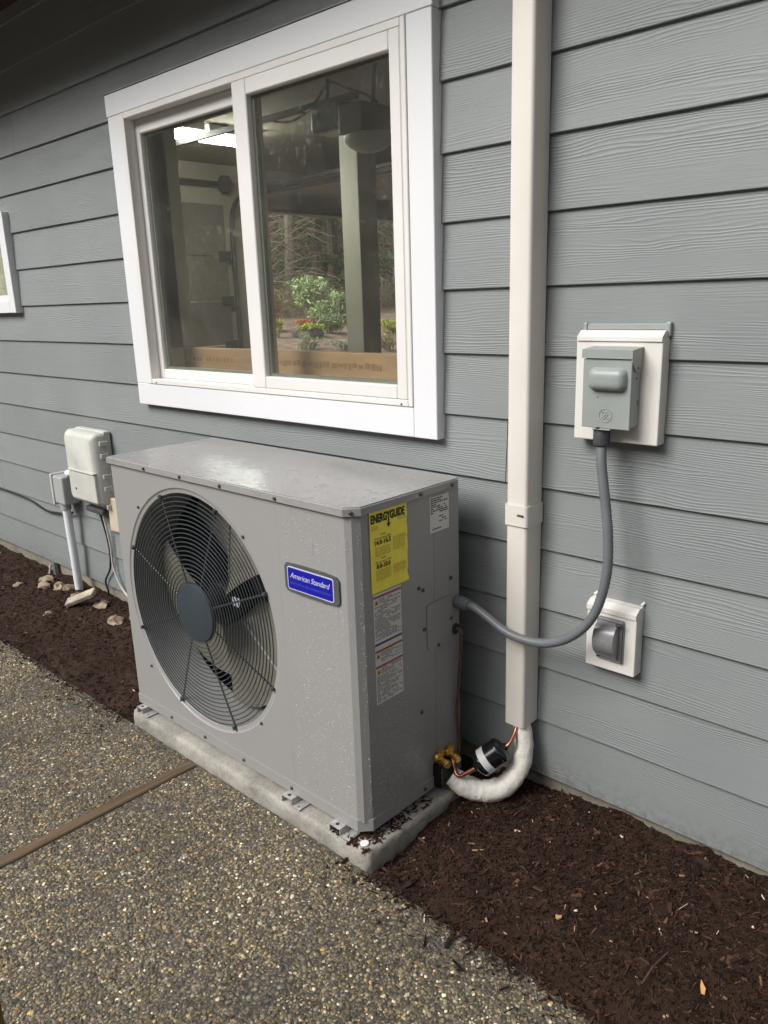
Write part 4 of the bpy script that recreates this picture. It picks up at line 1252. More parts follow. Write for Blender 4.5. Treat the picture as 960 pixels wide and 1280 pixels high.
screws([(AX1 + 0.0085, -.275, .897), (AX1 + 0.0085, -.140, .897), (AX1 + 0.0035, -.278, -.008), (AX1 - 0.002, -.478, -.008)], (1, 0, 0))
# cable knock-out cover on the side
MB().prism(rounded(0.1155, 0.1425, 0.013, 4, -0.1945, 0.498), (AX1 - 0.0012, 0, 0), (0, 1, 0), (0, 0, 1), (0.0016, 0, 0)).build('cover_gap', MT['inkg'], hp)
MB().prism(rounded(0.113, 0.140, 0.012, 4, -0.1945, 0.498), (AX1 - 0.0005, 0, 0), (0, 1, 0), (0, 0, 1), (0.0030, 0, 0)).build('access_cover', MT['cab'], hp)
MB().lathe([(0.014, 0), (0.0165, 0.002), (0.0165, 0.005), (0.012, 0.006)], (AX1, -0.122, 0.455), (1, 0, 0), 20).build('grommet', MT['kcable'], hp, smooth=40)

# fan guard: rings and spokes
gy_ = AY0 + 0.001
guard = bpy.data.objects.new('fan_guard', None); COL.objects.link(guard); guard.parent = hp; ORG[guard] = ORG[hp]
NR = 20
for i in range(NR):
    R = 0.104 + (0.379 - 0.104) * i / (NR - 1)
    MB().ring((CX, gy_ - 0.008 * (1 - (R / 0.39) ** 2), CZ), R, 0.00195, (0, 1, 0), 96, 6).build('ring', MT['wire'], guard, smooth=60)
for k in range(8):
    a = math.radians(22.5 + 45 * k)
    c, s = math.cos(a), math.sin(a)
    pts = [(CX + c * r_, gy_ + 0.0035 - 0.008 * (1 - (r_ / 0.39) ** 2), CZ + s * r_) for r_ in (0.085, 0.2, 0.3, 0.389)]
    sp_ = MB().tube(pts, 0.0030, 6)
    sp_.build('spoke', MT['wire'], guard, smooth=60)
    MB().tube([(CX + c * 0.384, AY0 - 0.002, CZ + s * 0.384), (CX + c * 0.396, AY0 - 0.001, CZ + s * 0.396)], 0.0065, 8).build('clip', MT['wire'], guard)
MB().lathe([(0.099, 0.0), (0.099, 0.010), (0.097, 0.0135), (0.092, 0.015), (0.0, 0.0155)], (CX, AY0 + 0.003, CZ), (0, -1, 0), 48).build('hub_cap', MT['hub'], hp, smooth=40)
# fan
fan = bpy.data.objects.new('fan', None); COL.objects.link(fan); fan.parent = hp; ORG[fan] = ORG[hp]
MB().lathe([(0.075, 0.0), (0.075, 0.10), (0.06, 0.11)], (CX, -0.34, CZ), (0, -1, 0), 32).build('motor_hub', MT['blackpaint'], fan, smooth=40)
for k in range(3):
    a0 = math.radians(-38 + 120 * k)
    nu, nv = 14, 10
    vs, fs = [], []
    for side in (0, 1):
        for i in range(nu + 1):
            u = i / nu
            r_ = 0.07 + (0.365 - 0.07) * u
            half = math.radians(40 + 10 * u)
            sweep = 0.0
            for j in range(nv + 1):
                v_ = j / nv * 2 - 1
                a = a0 + sweep + v_ * half * (1 if v_ < 0 else 1)
                edge = 1.0 - 0.06 * max(0, abs(v_) - 0.7) * 3
                yy = -0.400 + 0.055 * v_ * (1.15 - 0.4 * u) + 0.012 * (v_ * v_) + (0.003 if side else 0)
                vs.append((CX + r_ * edge * math.cos(a), yy, CZ + r_ * edge * math.sin(a)))
    M1 = (nu + 1) * (nv + 1)
    for side in (0, 1):
        for i in range(nu):
            for j in range(nv):
                q_ = side * M1 + i * (nv + 1) + j
                fs.append((q_, q_ + 1, q_ + nv + 2, q_ + nv + 1))
    rim = [i * (nv + 1) for i in range(nu + 1)] + [nu * (nv + 1) + j for j in range(1, nv + 1)] + [i * (nv + 1) + nv for i in range(nu - 1, -1, -1)] + [j for j in range(nv - 1, 0, -1)]
    for p_, q_ in zip(rim, rim[1:] + rim[:1]):
        fs.append((p_, q_, q_ + M1, p_ + M1))
    bl_ = MB().add(vs, fs).build('fan_blade', MT['blade'], fan, smooth=40)
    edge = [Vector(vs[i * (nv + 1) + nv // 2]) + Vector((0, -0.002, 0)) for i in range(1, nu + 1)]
    MB().tube(edge, 0.0045, 7).build('glint_ridge', MT['lb'] if k == 0 else MT['blade'], bl_, smooth=60)  # reflected sky streak: ridge along the fold, given a paler colour on one blade
MB().bbox(CX + 0.080, CX + 0.118, -0.4462, -0.4452, CZ + 0.018, CZ + 0.050, 0.0004, 1).build('pale_patch', MT['silver'], fan)  # small pale lavender patch beside the fan hub
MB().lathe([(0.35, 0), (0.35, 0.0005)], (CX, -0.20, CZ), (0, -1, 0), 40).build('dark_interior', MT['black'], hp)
MB().bbox(CX - 0.02, CX + 0.02, -0.355, -0.335, AZ0 + 0.02, AZ1 - 0.02, 0.003, 1).build('motor_bracket', MT['shroud'], hp)

# badge
bx, bz = -1.489, 0.680
bd = MB().prism([(-0.108, -0.030), (-0.100, -0.040), (-0.05, -0.0425), (0.05, -0.0425), (0.096, -0.039), (0.106, -0.030), (0.106, 0.030), (0.096, 0.039), (0.05, 0.0425), (-0.05, 0.0425), (-0.100, 0.040), (-0.108, 0.030)],
                (bx, AY0 - 0.0055, bz), (1, 0, 0), (0, 0, 1), (0, 0.006, 0)).build('badge', MT['badgerim'], hp)
MB().prism(rounded(0.182, 0.066, 0.008, 4), (bx - 0.004, AY0 - 0.0068, bz), (1, 0, 0), (0, 0, 1), (0, 0.002, 0)).build('badge_border', MT['silver'], bd)
MB().prism(rounded(0.176, 0.060, 0.006, 4), (bx - 0.004, AY0 - 0.0075, bz), (1, 0, 0), (0, 0, 1), (0, 0.002, 0)).build('badge_face', MT['blue'], bd)
for s_, sz_, zz, shr, mt_, sp2 in (('American Standard', 0.0225, 0.0085, 0.35, 'silver', 0.92), ('HEATING & AIR CONDITIONING', 0.0088, -0.0135, 0.0, 'palblue', 1.25)):
    V2, F2 = text_geo(s_, sz_, shr, sp2)
    xs_ = [a for a, b in V2]; w_ = max(xs_) - min(xs_); k_ = 0.158 / w_; mid = (max(xs_) + min(xs_)) / 2
    V2 = [((a - mid) * k_, b) for a, b in V2]
    MB().add(on_plane(V2, (bx - 0.004, AY0 - 0.0080, bz + zz), (1, 0, 0), (0, 0, 1)), F2).build('lettering', MT[mt_], bd)


def side_pt(y, z, off):
    return (AX1 + off, y, z)


def print_rows(m, y0, y1, z0, z1, dz, off, h=0.45, density=0.85):
    z = z1
    while z > z0 + dz * 0.5:
        y = y0
        end = y1 - random.choice((0, 0, 0, 0.15, 0.4)) * (y1 - y0)
        while y < end:
            l_ = random.uniform(0.004, 0.014)
            if random.random() < density:
                a, b = y, min(y + l_, end)
                m.add([side_pt(a, z - dz * h, off), side_pt(b, z - dz * h, off), side_pt(b, z, off), side_pt(a, z, off)], [(0, 1, 2, 3)])
            y += l_ + 0.002
        z -= dz


# yellow energy label, slightly crinkled film
ly0, ly1, lz0_, lz1_ = -0.470, -0.327, 0.668, 0.886
def crinkle(y, z):
    u = (z - lz0_) / (lz1_ - lz0_)
    a = 0.0016 * noise.noise(Vector((y * 14, z * 45, 0))) + 0.0012 * noise.noise(Vector((y * 40, z * 60, 3)))
    e = max(0, (y - (ly1 - 0.03)) / 0.03)
    return 0.0022 + a * (0.4 + 0.6 * e) + 0.0012 * e * math.sin(z * 150)


vs, fs = [], []
ny_, nz_ = 24, 44
for i in range(ny_ + 1):
    for j in range(nz_ + 1):
        y = ly0 + (ly1 - ly0) * i / ny_; z = lz0_ + (lz1_ - lz0_) * j / nz_
        yy = y + (0.0012 * math.sin(z * 170) if i == ny_ else 0)
        vs.append((AX1 + crinkle(y, z), yy, z))
for i in range(ny_):
    for j in range(nz_):
        a = i * (nz_ + 1) + j
        fs.append((a, a + nz_ + 1, a + nz_ + 2, a + 1))
el = MB().add(vs, fs).build('energy_label', MT['yellow'], hp, smooth=60, label='yellow crinkled energy guide label')


def label_text(s_, size, yc, zc, parent, mat, width=None, off=0.0011, bold=0.0, height=1.0):
    V2, F2 = text_geo(s_, size, 0, 1.0, bold)
    if width:
        w_ = max(a for a, b in V2) - min(a for a, b in V2)
        mid = (max(a for a, b in V2) + min(a for a, b in V2)) / 2
        V2 = [((a - mid) * width / w_, b * height) for a, b in V2]
    P = [(AX1 + crinkle(yc + a, zc + b) + off, yc + a, zc + b) for a, b in V2]
    return MB().add(P, F2).build('lettering', MT[mat], parent)


label_text('ENERGYGUIDE', 0.026, -0.4005, 0.866, el, 'ink', 0.130, bold=0.0012, height=1.15)
P = [(AX1 + crinkle(y, z) + 0.0011, y, z) for y, z in ((-0.4015, 0.862), (-0.3965, 0.862), (-0.3965, 0.846), (-0.391, 0.846), (-0.399, 0.835), (-0.407, 0.846), (-0.4015, 0.846))]
MB().add(P, [(0, 1, 2, 6), (5, 3, 4)]).build('arrow_mark', MT['ink'], el)
label_text('14.0-16.5', 0.017, -0.423, 0.802, el, 'ink', 0.060, bold=0.0005)
label_text('8.0-10.0', 0.017, -0.423, 0.738, el, 'ink', 0.052, bold=0.0005)
for s_, yc, zc, w_ in (('Cooling', -0.423, 0.823, 0.020), ('Efficiency Rating (SEER)', -0.423, 0.8135, 0.062), ('Heating', -0.423, 0.759, 0.020), ('Efficiency Rating (HSPF)', -0.423, 0.7495, 0.060)):
    label_text(s_, 0.007, yc, zc, el, 'ink', w_)
m_ = MB()
for (ya, yb, za, zb) in ((-0.452, -0.395, 0.766, 0.789), (-0.385, -0.336, 0.768, 0.805), (-0.452, -0.395, 0.700, 0.727), (-0.385, -0.336, 0.704, 0.728), (-0.465, -0.44, 0.838, 0.848), (-0.365, -0.333, 0.848, 0.853)):
    z = zb
    while z > za:
        y = ya
        while y < yb:
            l_ = random.uniform(.004, .012)
            P = [(AX1 + crinkle(a, b) + 0.0012, a, b) for a, b in ((y, z - .0012), (min(yb, y + l_), z - .0012), (min(yb, y + l_), z), (y, z))]
            m_.add(P, [(0, 1, 2, 3)])
            y += l_ + .002
        z -= 0.0042
m_.build('small_print', MT['inky'], el, kind='stuff')
# warning label
wl = MB().box(AX1 + 0.0002, AX1 + 0.0009, -0.465, -0.357, 0.348, 0.664).build('warning_label', MT['white_lab'], hp, label='tall white warning label with red bars')
for z, mt_ in ((0.655, 'redbar'), (0.522, 'bluebar'), (0.502, 'redbar'), (0.457, 'redbar')):
    MB().box(AX1 + 0.0007, AX1 + 0.0013, -0.4645, -0.3575, z - 0.003, z + 0.003).build('colour_bar', MT[mt_], wl)
for z in (0.640, 0.488, 0.442):
    tri = MB().box(AX1 + 0.0007, AX1 + 0.0012, -0.460, -0.447, z - 0.007, z + 0.007).build('warning_symbol', MT['orange'], wl)
    MB().add([(AX1 + 0.0014, -0.458, z - 0.0045), (AX1 + 0.0014, -0.449, z - 0.0045), (AX1 + 0.0014, -0.4535, z + 0.005)], [(0, 1, 2)]).build('triangle', MT['ink'], tri)
m_ = MB()
print_rows(m_, -0.443, -0.361, 0.630, 0.648, 0.0048, 0.0013)
print_rows(m_, -0.461, -0.361, 0.530, 0.628, 0.0048, 0.0013)
print_rows(m_, -0.443, -0.361, 0.466, 0.496, 0.0042, 0.0013)
print_rows(m_, -0.443, -0.361, 0.434, 0.452, 0.0048, 0.0013)
print_rows(m_, -0.461, -0.361, 0.352, 0.430, 0.0046, 0.0013)
m_.build('small_print', MT['inkg'], wl, kind='stuff')
# rating label
rl = MB().box(AX1 + 0.0002, AX1 + 0.0009, -0.230, -0.146, 0.774, 0.876).build('rating_label', MT['white_lab'], hp, label='small white rating label under the lid')
m_ = MB()
print_rows(m_, -0.226, -0.150, 0.826, 0.872, 0.0058, 0.0012, 0.6)
print_rows(m_, -0.190, -0.155, 0.800, 0.818, 0.007, 0.0012, 0.5, 0.7)
print_rows(m_, -0.222, -0.156, 0.780, 0.785, 0.006, 0.0012, 0.6, 1.0)
m_.build('small_print', MT['ink'], rl, kind='stuff')

# rain droplets on the wet panels
nd_ = 7500
dv, df_ = [], []
dx = np.where(rng.random(nd_) < .62, 0, 1)
bm_ = MB()
for i in range(nd_):
    r_ = 0.0007 + 0.0013 * random.random() ** 2.5
    if dx[i] == 0:
        x = random.uniform(-1.60, -1.366); z = random.uniform(0.02, 0.885)
        if abs(x - bx) < .11 and abs(z - bz) < .045: continue
        if random.random() > 0.25 + 0.9 * max(0, noise.noise(Vector((x * 40, z * 4, 0))) + .3): continue
        O_, U_, W_, N_ = Vector((x, AY0, z)), Vector((1, 0, 0)), Vector((0, 0, 1.25)), Vector((0, -1, 0))
    else:
        if random.random() < .3:
            r_ *= 0.8; t_ = random.random(); O_ = Vector((AX1 - CH + CH * t_, AY0 + CH * t_, random.uniform(.02, .88))); U_, W_, N_ = Vector((.7, .7, 0)), Vector((0, 0, 1.25)), Vector((.7, -.7, 0))
            O_ += N_ * 0.0028
        else:
            y = random.uniform(-0.495, -0.30); z = random.uniform(.02, .66)
            if -0.468 < y < -0.354 and z > .345: continue
            O_, U_, W_, N_ = Vector((AX1, y, z)), Vector((0, 1, 0)), Vector((0, 0, 1.25)), Vector((1, 0, 0))
    vs = []
    for rr_, hh_ in ((1, -0.05), (.8, .38)):
        for k in range(6):
            a = k * math.pi / 3
            vs.append(O_ + (U_ * math.cos(a) + W_ * math.sin(a)) * r_ * rr_ + N_ * r_ * hh_)
    vs.append(O_ + N_ * r_ * .6)
    bm_.add(vs, [(k, (k + 1) % 6, 6 + (k + 1) % 6, 6 + k) for k in range(6)] + [(6 + k, 6 + (k + 1) % 6, 12) for k in range(6)])
dm, t_, p_ = nt('water_droplet')
p_.inputs['Base Color'].default_value = (0.74, 0.73, 0.71, 1); p_.inputs['Roughness'].default_value = 0.10
p_.inputs['IOR'].default_value = 1.33; p_.inputs['Transmission Weight'].default_value = 0.5
bm_.build('rain_droplets', dm, hp, smooth=80, kind='stuff')

# control cable hanging down the side
MB().tube(spline([(AX1 - 0.002, -0.122, 0.455), (AX1 + 0.016, -0.118, 0.452), (AX1 + 0.020, -0.118, 0.42), (AX1 + 0.014, -0.121, 0.30), (AX1 + 0.012, -0.130, 0.18), (AX1 + 0.016, -0.126, 0.08), (AX1 + 0.020, -0.140, 0.030)], 6), 0.0055, 8).build('control_cable', MT['brown'], smooth=60,
    label='brown control cable hanging down the heat pump side', cat='cable')

# ------------------------------------------------------------------ refrigerant lines: valves, drier, wrapped pipe
sv = thing('service_valves', (-1.315, -0.185, -0.03), 'brass service valves on a black bracket at the heat pump corner', 'valve')
MB().bbox(-1.334, -1.302, -0.235, -0.155, -0.022, 0.055, 0.004, 2).build('valve_bracket', MT['blackpaint'], sv)
for y, z in ((-0.212, 0.064), (-0.163, 0.058)):
    v_ = MB().lathe([(0.006, -0.018), (0.014, -0.016), (0.014, -0.002), (0.010, 0.0), (0.010, 0.014), (0.014, 0.016), (0.014, 0.030), (0.007, 0.032)], (-1.318, y, z), (0, 0, 1), 6).build('valve_body', MT['brass'], sv)
    MB().lathe([(0.008, -0.005), (0.010, 0), (0.010, 0.020), (0.013, 0.022), (0.013, 0.034), (0.009, 0.036)], (-1.316, y, z - 0.002), (0.95, -0.25, 0.05), 6).build('flare_nut', MT['brass'], v_)
    MB().lathe([(0.007, 0.0), (0.010, 0.004), (0.010, 0.018), (0.005, 0.020)], (-1.318, y - 0.008, z + 0.012), (0, -1, 0.3), 6).build('valve_cap', MT['brass'], v_)
fd = thing('filter_drier', (-1.205, -0.115, 0.05), 'black filter drier cylinder with white band on the copper line', 'filter drier')
A_, B_ = Vector((-1.214, -0.165, 0.062)), Vector((-1.158, -0.117, 0.121))
ax_ = (B_ - A_).normalized(); Ln = (B_ - A_).length
MB().lathe([(0.010, -0.012), (0.014, -0.004), (0.028, 0.000), (0.037, 0.006), (0.040, 0.011), (0.0405, 0.015), (0.039, 0.017), (0.039, Ln - 0.017), (0.0405, Ln - 0.015), (0.040, Ln - 0.011), (0.037, Ln - 0.006), (0.028, Ln), (0.014, Ln + 0.004), (0.010, Ln + 0.012)], A_, ax_, 28).build('drier_body', MT['blackpaint'], fd, smooth=30)
MB().lathe([(0.0385, 0.022), (0.0395, 0.0222), (0.0395, 0.044), (0.0385, 0.0442)], A_, ax_, 28).build('paper_band', MT['white_lab'], fd, smooth=30)
MB().tube(spline([(-1.300, -0.176, 0.052), (-1.285, -0.188, 0.036), (-1.262, -0.196, 0.022), A_ - ax_ * 0.022, A_ - ax_ * 0.006], 5), 0.0065, 8).build('copper_tube', MT['copper'], fd, smooth=60)
MB().tube(spline([B_ + ax_ * 0.004, B_ + ax_ * 0.022, (-1.146, -0.070, 0.165), (-1.150, -0.050, 0.21)], 5), 0.0065, 8).build('copper_tube', MT['copper'], fd, smooth=60)
pth = spline([(-1.149, -0.040, 0.230), (-1.143, -0.042, 0.172), (-1.126, -0.056, 0.100), (-1.131, -0.085, 0.035), (-1.166, -0.116, -0.018), (-1.216, -0.146, -0.034), (-1.262, -0.170, -0.022), (-1.300, -0.184, 0.002)], 12)
nn = len(pth)
rr = [0.0225 + 0.0100 * min(1, i / (nn * 0.6)) - 0.004 * max(0, (i - nn * .85) / (nn * .15)) for i in range(nn)]
def crumple(i, a):
    p = pth[i]
    return 1 + 0.035 * abs(math.sin(i * 0.55 + 1.5 * math.sin(a + i * 0.3))) + 0.09 * noise.noise(Vector((i * 0.22, math.cos(a) * 1.4, math.sin(a) * 1.4))) + 0.055 * noise.noise(Vector((i * 0.45 + 2.2 * math.sin(a), math.cos(a) * 1.2, 5))) + 0.03 * noise.noise(Vector((i * 1.1 + 3 * math.cos(a), math.cos(a) * 2, math.sin(a) * 2)))
MB().tube(pth, rr, 28, True, crumple).build('insulated_pipe', MT['wrap'], smooth=50, label='white wrapped insulated pipe curving from pipe cover to valves', cat='pipe')

# ------------------------------------------------------------------ electrical: whip conduit, disconnect, outlet
cd = thing('flexible_conduit', (-1.1, -0.11, 0.45), 'grey flexible conduit looping from heat pump to disconnect box', 'conduit')
cp = spline([(-1.285, -0.113, 0.537), (-1.262, -0.113, 0.534), (-1.215, -0.113, 0.515), (-1.165, -0.113, 0.492), (-1.110, -0.112, 0.482), (-1.040, -0.110, 0.487), (-0.975, -0.108, 0.515), (-0.920, -0.105, 0.565), (-0.885, -0.102, 0.630), (-0.867, -0.098, 0.720), (-0.869, -0.094, 0.810), (-0.884, -0.087, 0.900), (-0.902, -0.080, 0.990), (-0.9105, -0.070, 1.045)], 14)
MB().tube(cp, 0.0125, 14, True, lambda i, a: 1.0 + 0.045 * (1 if i % 2 else -1)).build('corrugated_hose', MT['conduit'], cd, smooth=70)
MB().lathe([(0.013, 0.0), (0.0195, 0.001), (0.0195, 0.028), (0.017, 0.030), (0.017, 0.040), (0.013, 0.043)], (AX1 + 0.001, -0.113, 0.539), (1, 0, -0.05), 18).build('connector', MT['conduit'], cd, smooth=30)
MB().lathe([(0.014, 0.0), (0.0195, 0.006), (0.0205, 0.012), (0.0205, 0.044), (0.018, 0.052)], (-0.9105, -0.070, 1.036), (0, 0, 1), 18).build('connector', MT['conduitk'], cd, smooth=30)

db = thing('disconnect_box', (-0.89, -0.04, 1.04), 'grey electrical disconnect box on a white mounting block', 'disconnect box')
bl = MB().bbox(-1.006, -0.784, -0.036, 0.006, 1.044, 1.292, 0.003, 2).build('mounting_block', MT['block'], db)
MB().prism([(-0.040, 1.289), (-0.040, 1.299), (-0.022, 1.313), (0.0, 1.313), (0.0, 1.289)], (-1.003, 0, 0), (0, 1, 0), (0, 0, 1), (0.218, 0, 0)).build('top_flange', MT['block'], bl)
MB().bbox(-1.000, -0.786, -0.006, 0.006, 1.3135, 1.328, 0.002, 1).build('upper_flange', MT['greybox'], bl)
MB().bbox(-1.004, -0.994, -0.010, 0.006, 1.300, 1.331, 0.003, 2).build('caulk_bead', MT['greybox'], bl)
MB().bbox(-0.792, -0.780, -0.010, 0.006, 1.298, 1.332, 0.003, 2).build('caulk_bead', MT['greybox'], bl)
DF = -0.0855
MB().bbox(-0.953, -0.833, DF, -0.0365, 1.088, 1.266, 0.003, 2).build('box_body', MT['greybox'], db)
cv = MB().bbox(-0.956, -0.8315, DF - 0.0038, DF - 0.0004, 1.085, 1.250, 0.0012, 1).build('front_cover', MT['greybox'], db)
vs, fs = [], []
HX0, HX1, HZ0, HZ1 = -0.938, -0.841, 1.176, 1.231
for i, (s, d) in enumerate(((0.0, 0.0), (0.002, 0.010), (0.007, 0.017), (0.014, 0.0205), (0.021, 0.0210))):
    for a, b in rounded(HX1 - HX0 - 2 * s, HZ1 - HZ0 - 2 * s, max(0.004, 0.016 - s * 0.45), 5, (HX0 + HX1) / 2, (HZ0 + HZ1) / 2):
        vs.append((a, DF - 0.0036 - d, b))
k = 24
for i in range(4):
    for j in range(k):
        fs.append((i * k + j, i * k + (j + 1) % k, (i + 1) * k + (j + 1) % k, (i + 1) * k + j))
fs.append(tuple(4 * k + j for j in range(k)))
MB().add(vs, fs).build('embossed_grip', MT['greybox'], cv, smooth=60)
MB().prism([(DF - 0.008, 1.252), (DF - 0.008, 1.272), (-0.037, 1.277), (-0.037, 1.2725), (DF - 0.0045, 1.268), (DF - 0.0045, 1.252)], (-0.9585, 0, 0), (0, 1, 0), (0, 0, 1), (0.1295, 0, 0)).build('hood', MT['greybox'], db)
MB().prism([(DF - 0.006, 1.2715), (-0.042, 1.276), (-0.042, 1.236), (-0.050, 1.222), (-0.066, 1.219), (-0.076, 1.226), (DF - 0.006, 1.245)], (-0.8325, 0, 0), (0, 1, 0), (0, 0, 1), (0.003, 0, 0)).build('hood_cheek', MT['greybox'], db)
for (y, z, x) in ((-0.060, 1.229, -0.8297), (-0.050, 1.150, -0.8335), (-0.046, 1.143, -0.8335), (-0.060, 1.205, -0.8335)):
    MB().lathe([(0.0030, 0), (0.0030, 0.001)], (x, y, z), (1, 0, 0), 8).build('rivet', MT['ink'], db)
MB().lathe([(0.0022, 0), (0.0022, 0.0007)], (-0.915, DF - 0.0036, 1.160), (0, -1, 0), 8).build('rivet', MT['inkg'], db)
# embossed round monogram
EX, EZ = -0.893, 1.117
em = MB().ring((EX, DF - 0.0040, EZ), 0.0165, 0.0012, (0, 1, 0), 32, 6).build('round_emblem', MT['greybox'], cv, smooth=60)
def curl(pts):
    MB().tube(spline([(EX + a, DF - 0.0041, EZ + b) for a, b in pts], 6), 0.0010, 6).build('emblem_stroke', MT['greybox'], cv, smooth=60)
curl([(-0.001, 0.007), (-0.006, 0.010), (-0.009, 0.004), (-0.005, -0.001), (0.000, 0.002), (-0.003, 0.005)])
curl([(0.001, -0.001), (-0.001, -0.007), (-0.006, -0.010), (-0.009, -0.006), (-0.004, -0.003)])
curl([(0.008, 0.009), (0.003, 0.009), (0.003, 0.003), (0.008, 0.002)])
curl([(0.006, 0.001), (0.002, -0.003), (0.004, -0.009), (0.010, -0.006)])
MB().bbox(-0.925, -0.878, DF - 0.010, DF - 0.002, 1.0815, 1.0848, 0.001, 1).build('pull_tab', MT['greybox'], db)
MB().bbox(-0.915, -0.905, DF - 0.012, DF - 0.004, 1.0850, 1.0875, 0.001, 1).build('hasp_slot', MT['ink'], db)

ob = thing('outdoor_outlet', (-0.88, -0.035, 0.42), 'small white mounting block with dark grey weatherproof outlet cover', 'outlet')
bl = MB().bbox(-0.949, -0.809, -0.036, 0.006, 0.428, 0.598, 0.003, 2).build('mounting_block', MT['block'], ob)
MB().prism([(-0.040, 0.590), (-0.040, 0.603), (-0.020, 0.615), (0.004, 0.615), (0.004, 0.590)], (-0.949, 0, 0), (0, 1, 0), (0, 0, 1), (0.1395, 0, 0)).build('top_flange', MT['block'], bl)
for x in (-0.944, -0.812):
    MB().tube([(x, 0.004, 0.606), (x, -0.003, 0.622), (x + .004, 0.003, 0.626)], 0.0045, 6).build('caulk_bead', MT['block'], bl)
MB().prism(rounded(0.074, 0.118, 0.006, 3, -0.8765, 0.520), (0, -0.042, 0), (1, 0, 0), (0, 0, 1), (0, 0.007, 0)).build('base_plate', MT['outlet'], ob)
# hooded flap: curved cover bulging outwards, closed sides
vs, fs = [], []
fx = (-0.907, -0.850)
prof = [(0.572, -0.043), (0.571, -0.056), (0.564, -0.069), (0.550, -0.079), (0.532, -0.084), (0.512, -0.083), (0.494, -0.075), (0.480, -0.062), (0.470, -0.050), (0.466, -0.043)]
for x in fx:
    for z, y in prof: vs.append((x, y, z))
k = len(prof)
fs = [(i, i + 1, k + i + 1, k + i) for i in range(k - 1)] + [tuple(range(k)), tuple(range(2 * k - 1, k - 1, -1)), (0, k, 2 * k - 1, k - 1)]
MB().add(vs, fs).build('flap_cover', MT['outlet'], ob, smooth=35)
MB().bbox(-0.914, -0.842, -0.048, -0.0425, 0.462, 0.578, 0.002, 1).build('flap_rim', MT['outlet'], ob)
MB().tube([(-0.852, -0.060, 0.574), (-0.840, -0.060, 0.574)], 0.005, 8).build('hinge_pin', MT['steel'], ob)
MB().lathe([(0.004, 0), (0.004, 0.001)], (-0.905, -0.0485, 0.470), (0, -1, 0), 8).build('lock_hole', MT['ink'], ob)

# ------------------------------------------------------------------ utility boxes and cables at the far end
nb = thing('utility_box', (-3.63, -0.05, 0.46), 'weathered pale grey utility box mounted behind the heat pump', 'utility box')
MB().bbox(-3.775, -3.490, -0.036, 0.0, 0.445, 0.835, 0.006, 2).build('back_plate', MT['nid'], nb)
m_ = MB()
vs, fs = [], []
for i, (s, y) in enumerate(((0.0, -0.036), (0.0, -0.070), (0.010, -0.088), (0.024, -0.100))):
    for a, b in rounded(0.300 - 2 * s, 0.360 - 2 * s, 0.020, 4, -3.640, 0.650): vs.append((a, y, b))
k = 20
for i in range(3):
    for j in range(k): fs.append((i * k + j, i * k + (j + 1) % k, (i + 1) * k + (j + 1) % k, (i + 1) * k + j))
fs.append(tuple(3 * k + j for j in range(k)))
m_.add(vs, fs).build('box_cover', MT['nid'], nb, smooth=40)
MB().bbox(-3.755, -3.500, -0.104, -0.060, 0.492, 0.632, 0.006, 2).build('access_flap', MT['nid'], nb)
MB().bbox(-3.752, -3.500, -0.110, -0.085, 0.634, 0.642, 0.003, 2).build('drip_lip', MT['nid'], nb)
MB().lathe([(0.006, 0), (0.006, 0.002)], (-3.70, -0.104, 0.545), (0, -1, 0), 8).build('lock_hole', MT['ink'], nb)
for z in (0.78, 0.72, 0.62, 0.56, 0.47):
    MB().bbox(-3.492, -3.480, -0.066, -0.022, z - 0.012, z + 0.012, 0.003, 1).build('latch_clip', MT['nid'], nb)
MB().bbox(-3.73, -3.55, -0.060, -0.004, 0.415, 0.446, 0.01, 2).build('cable_entry', MT['conduitk'], nb)

cb = thing('conduit_riser', (-3.955, -0.05, -0.09), 'grey plastic pipe with junction box rising beside the utility box', 'conduit')
MB().tube([(-3.960, -0.052, 0.41), (-3.948, -0.052, 0.15), (-3.940, -0.052, -0.12)], 0.0215, 14).build('riser_pipe', MT['pipe'], cb, smooth=60)
MB().bbox(-4.000, -3.890, -0.088, 0.0, 0.420, 0.570, 0.010, 2).build('junction_box', MT['lb'], cb)
MB().bbox(-4.012, -3.992, -0.096, -0.004, 0.410, 0.578, 0.006, 2).build('cover_plate', MT['nid'], cb)
MB().tube([(-3.96, -0.052, 0.385), (-3.96, -0.052, 0.425)], 0.027, 14).build('hub_fitting', MT['lb'], cb, smooth=40)
MB().tube([(-3.90, -0.045, 0.585), (-3.80, -0.045, 0.60)], 0.018, 10).build('nipple', MT['whitecap'], cb, smooth=40)

bb = thing('beige_wall_cover', (-3.47, -0.02, 0.33), 'small beige plastic cover half hidden by the heat pump', 'wall cover')
MB().bbox(-3.520, -3.380, -0.045, 0.0, 0.345, 0.515, 0.006, 2).build('cover', MT['beige'], bb)
MB().bbox(-3.585, -3.521, -0.012, 0.0, 0.325, 0.385, 0.003, 1).build('broken_flange', MT['block'], bb)


def cable(pts, r_, mat, label):
    MB().tube(spline(pts, 6), r_, 6).build('wall_cable', MT[mat], smooth=60, label=label, cat='cable')


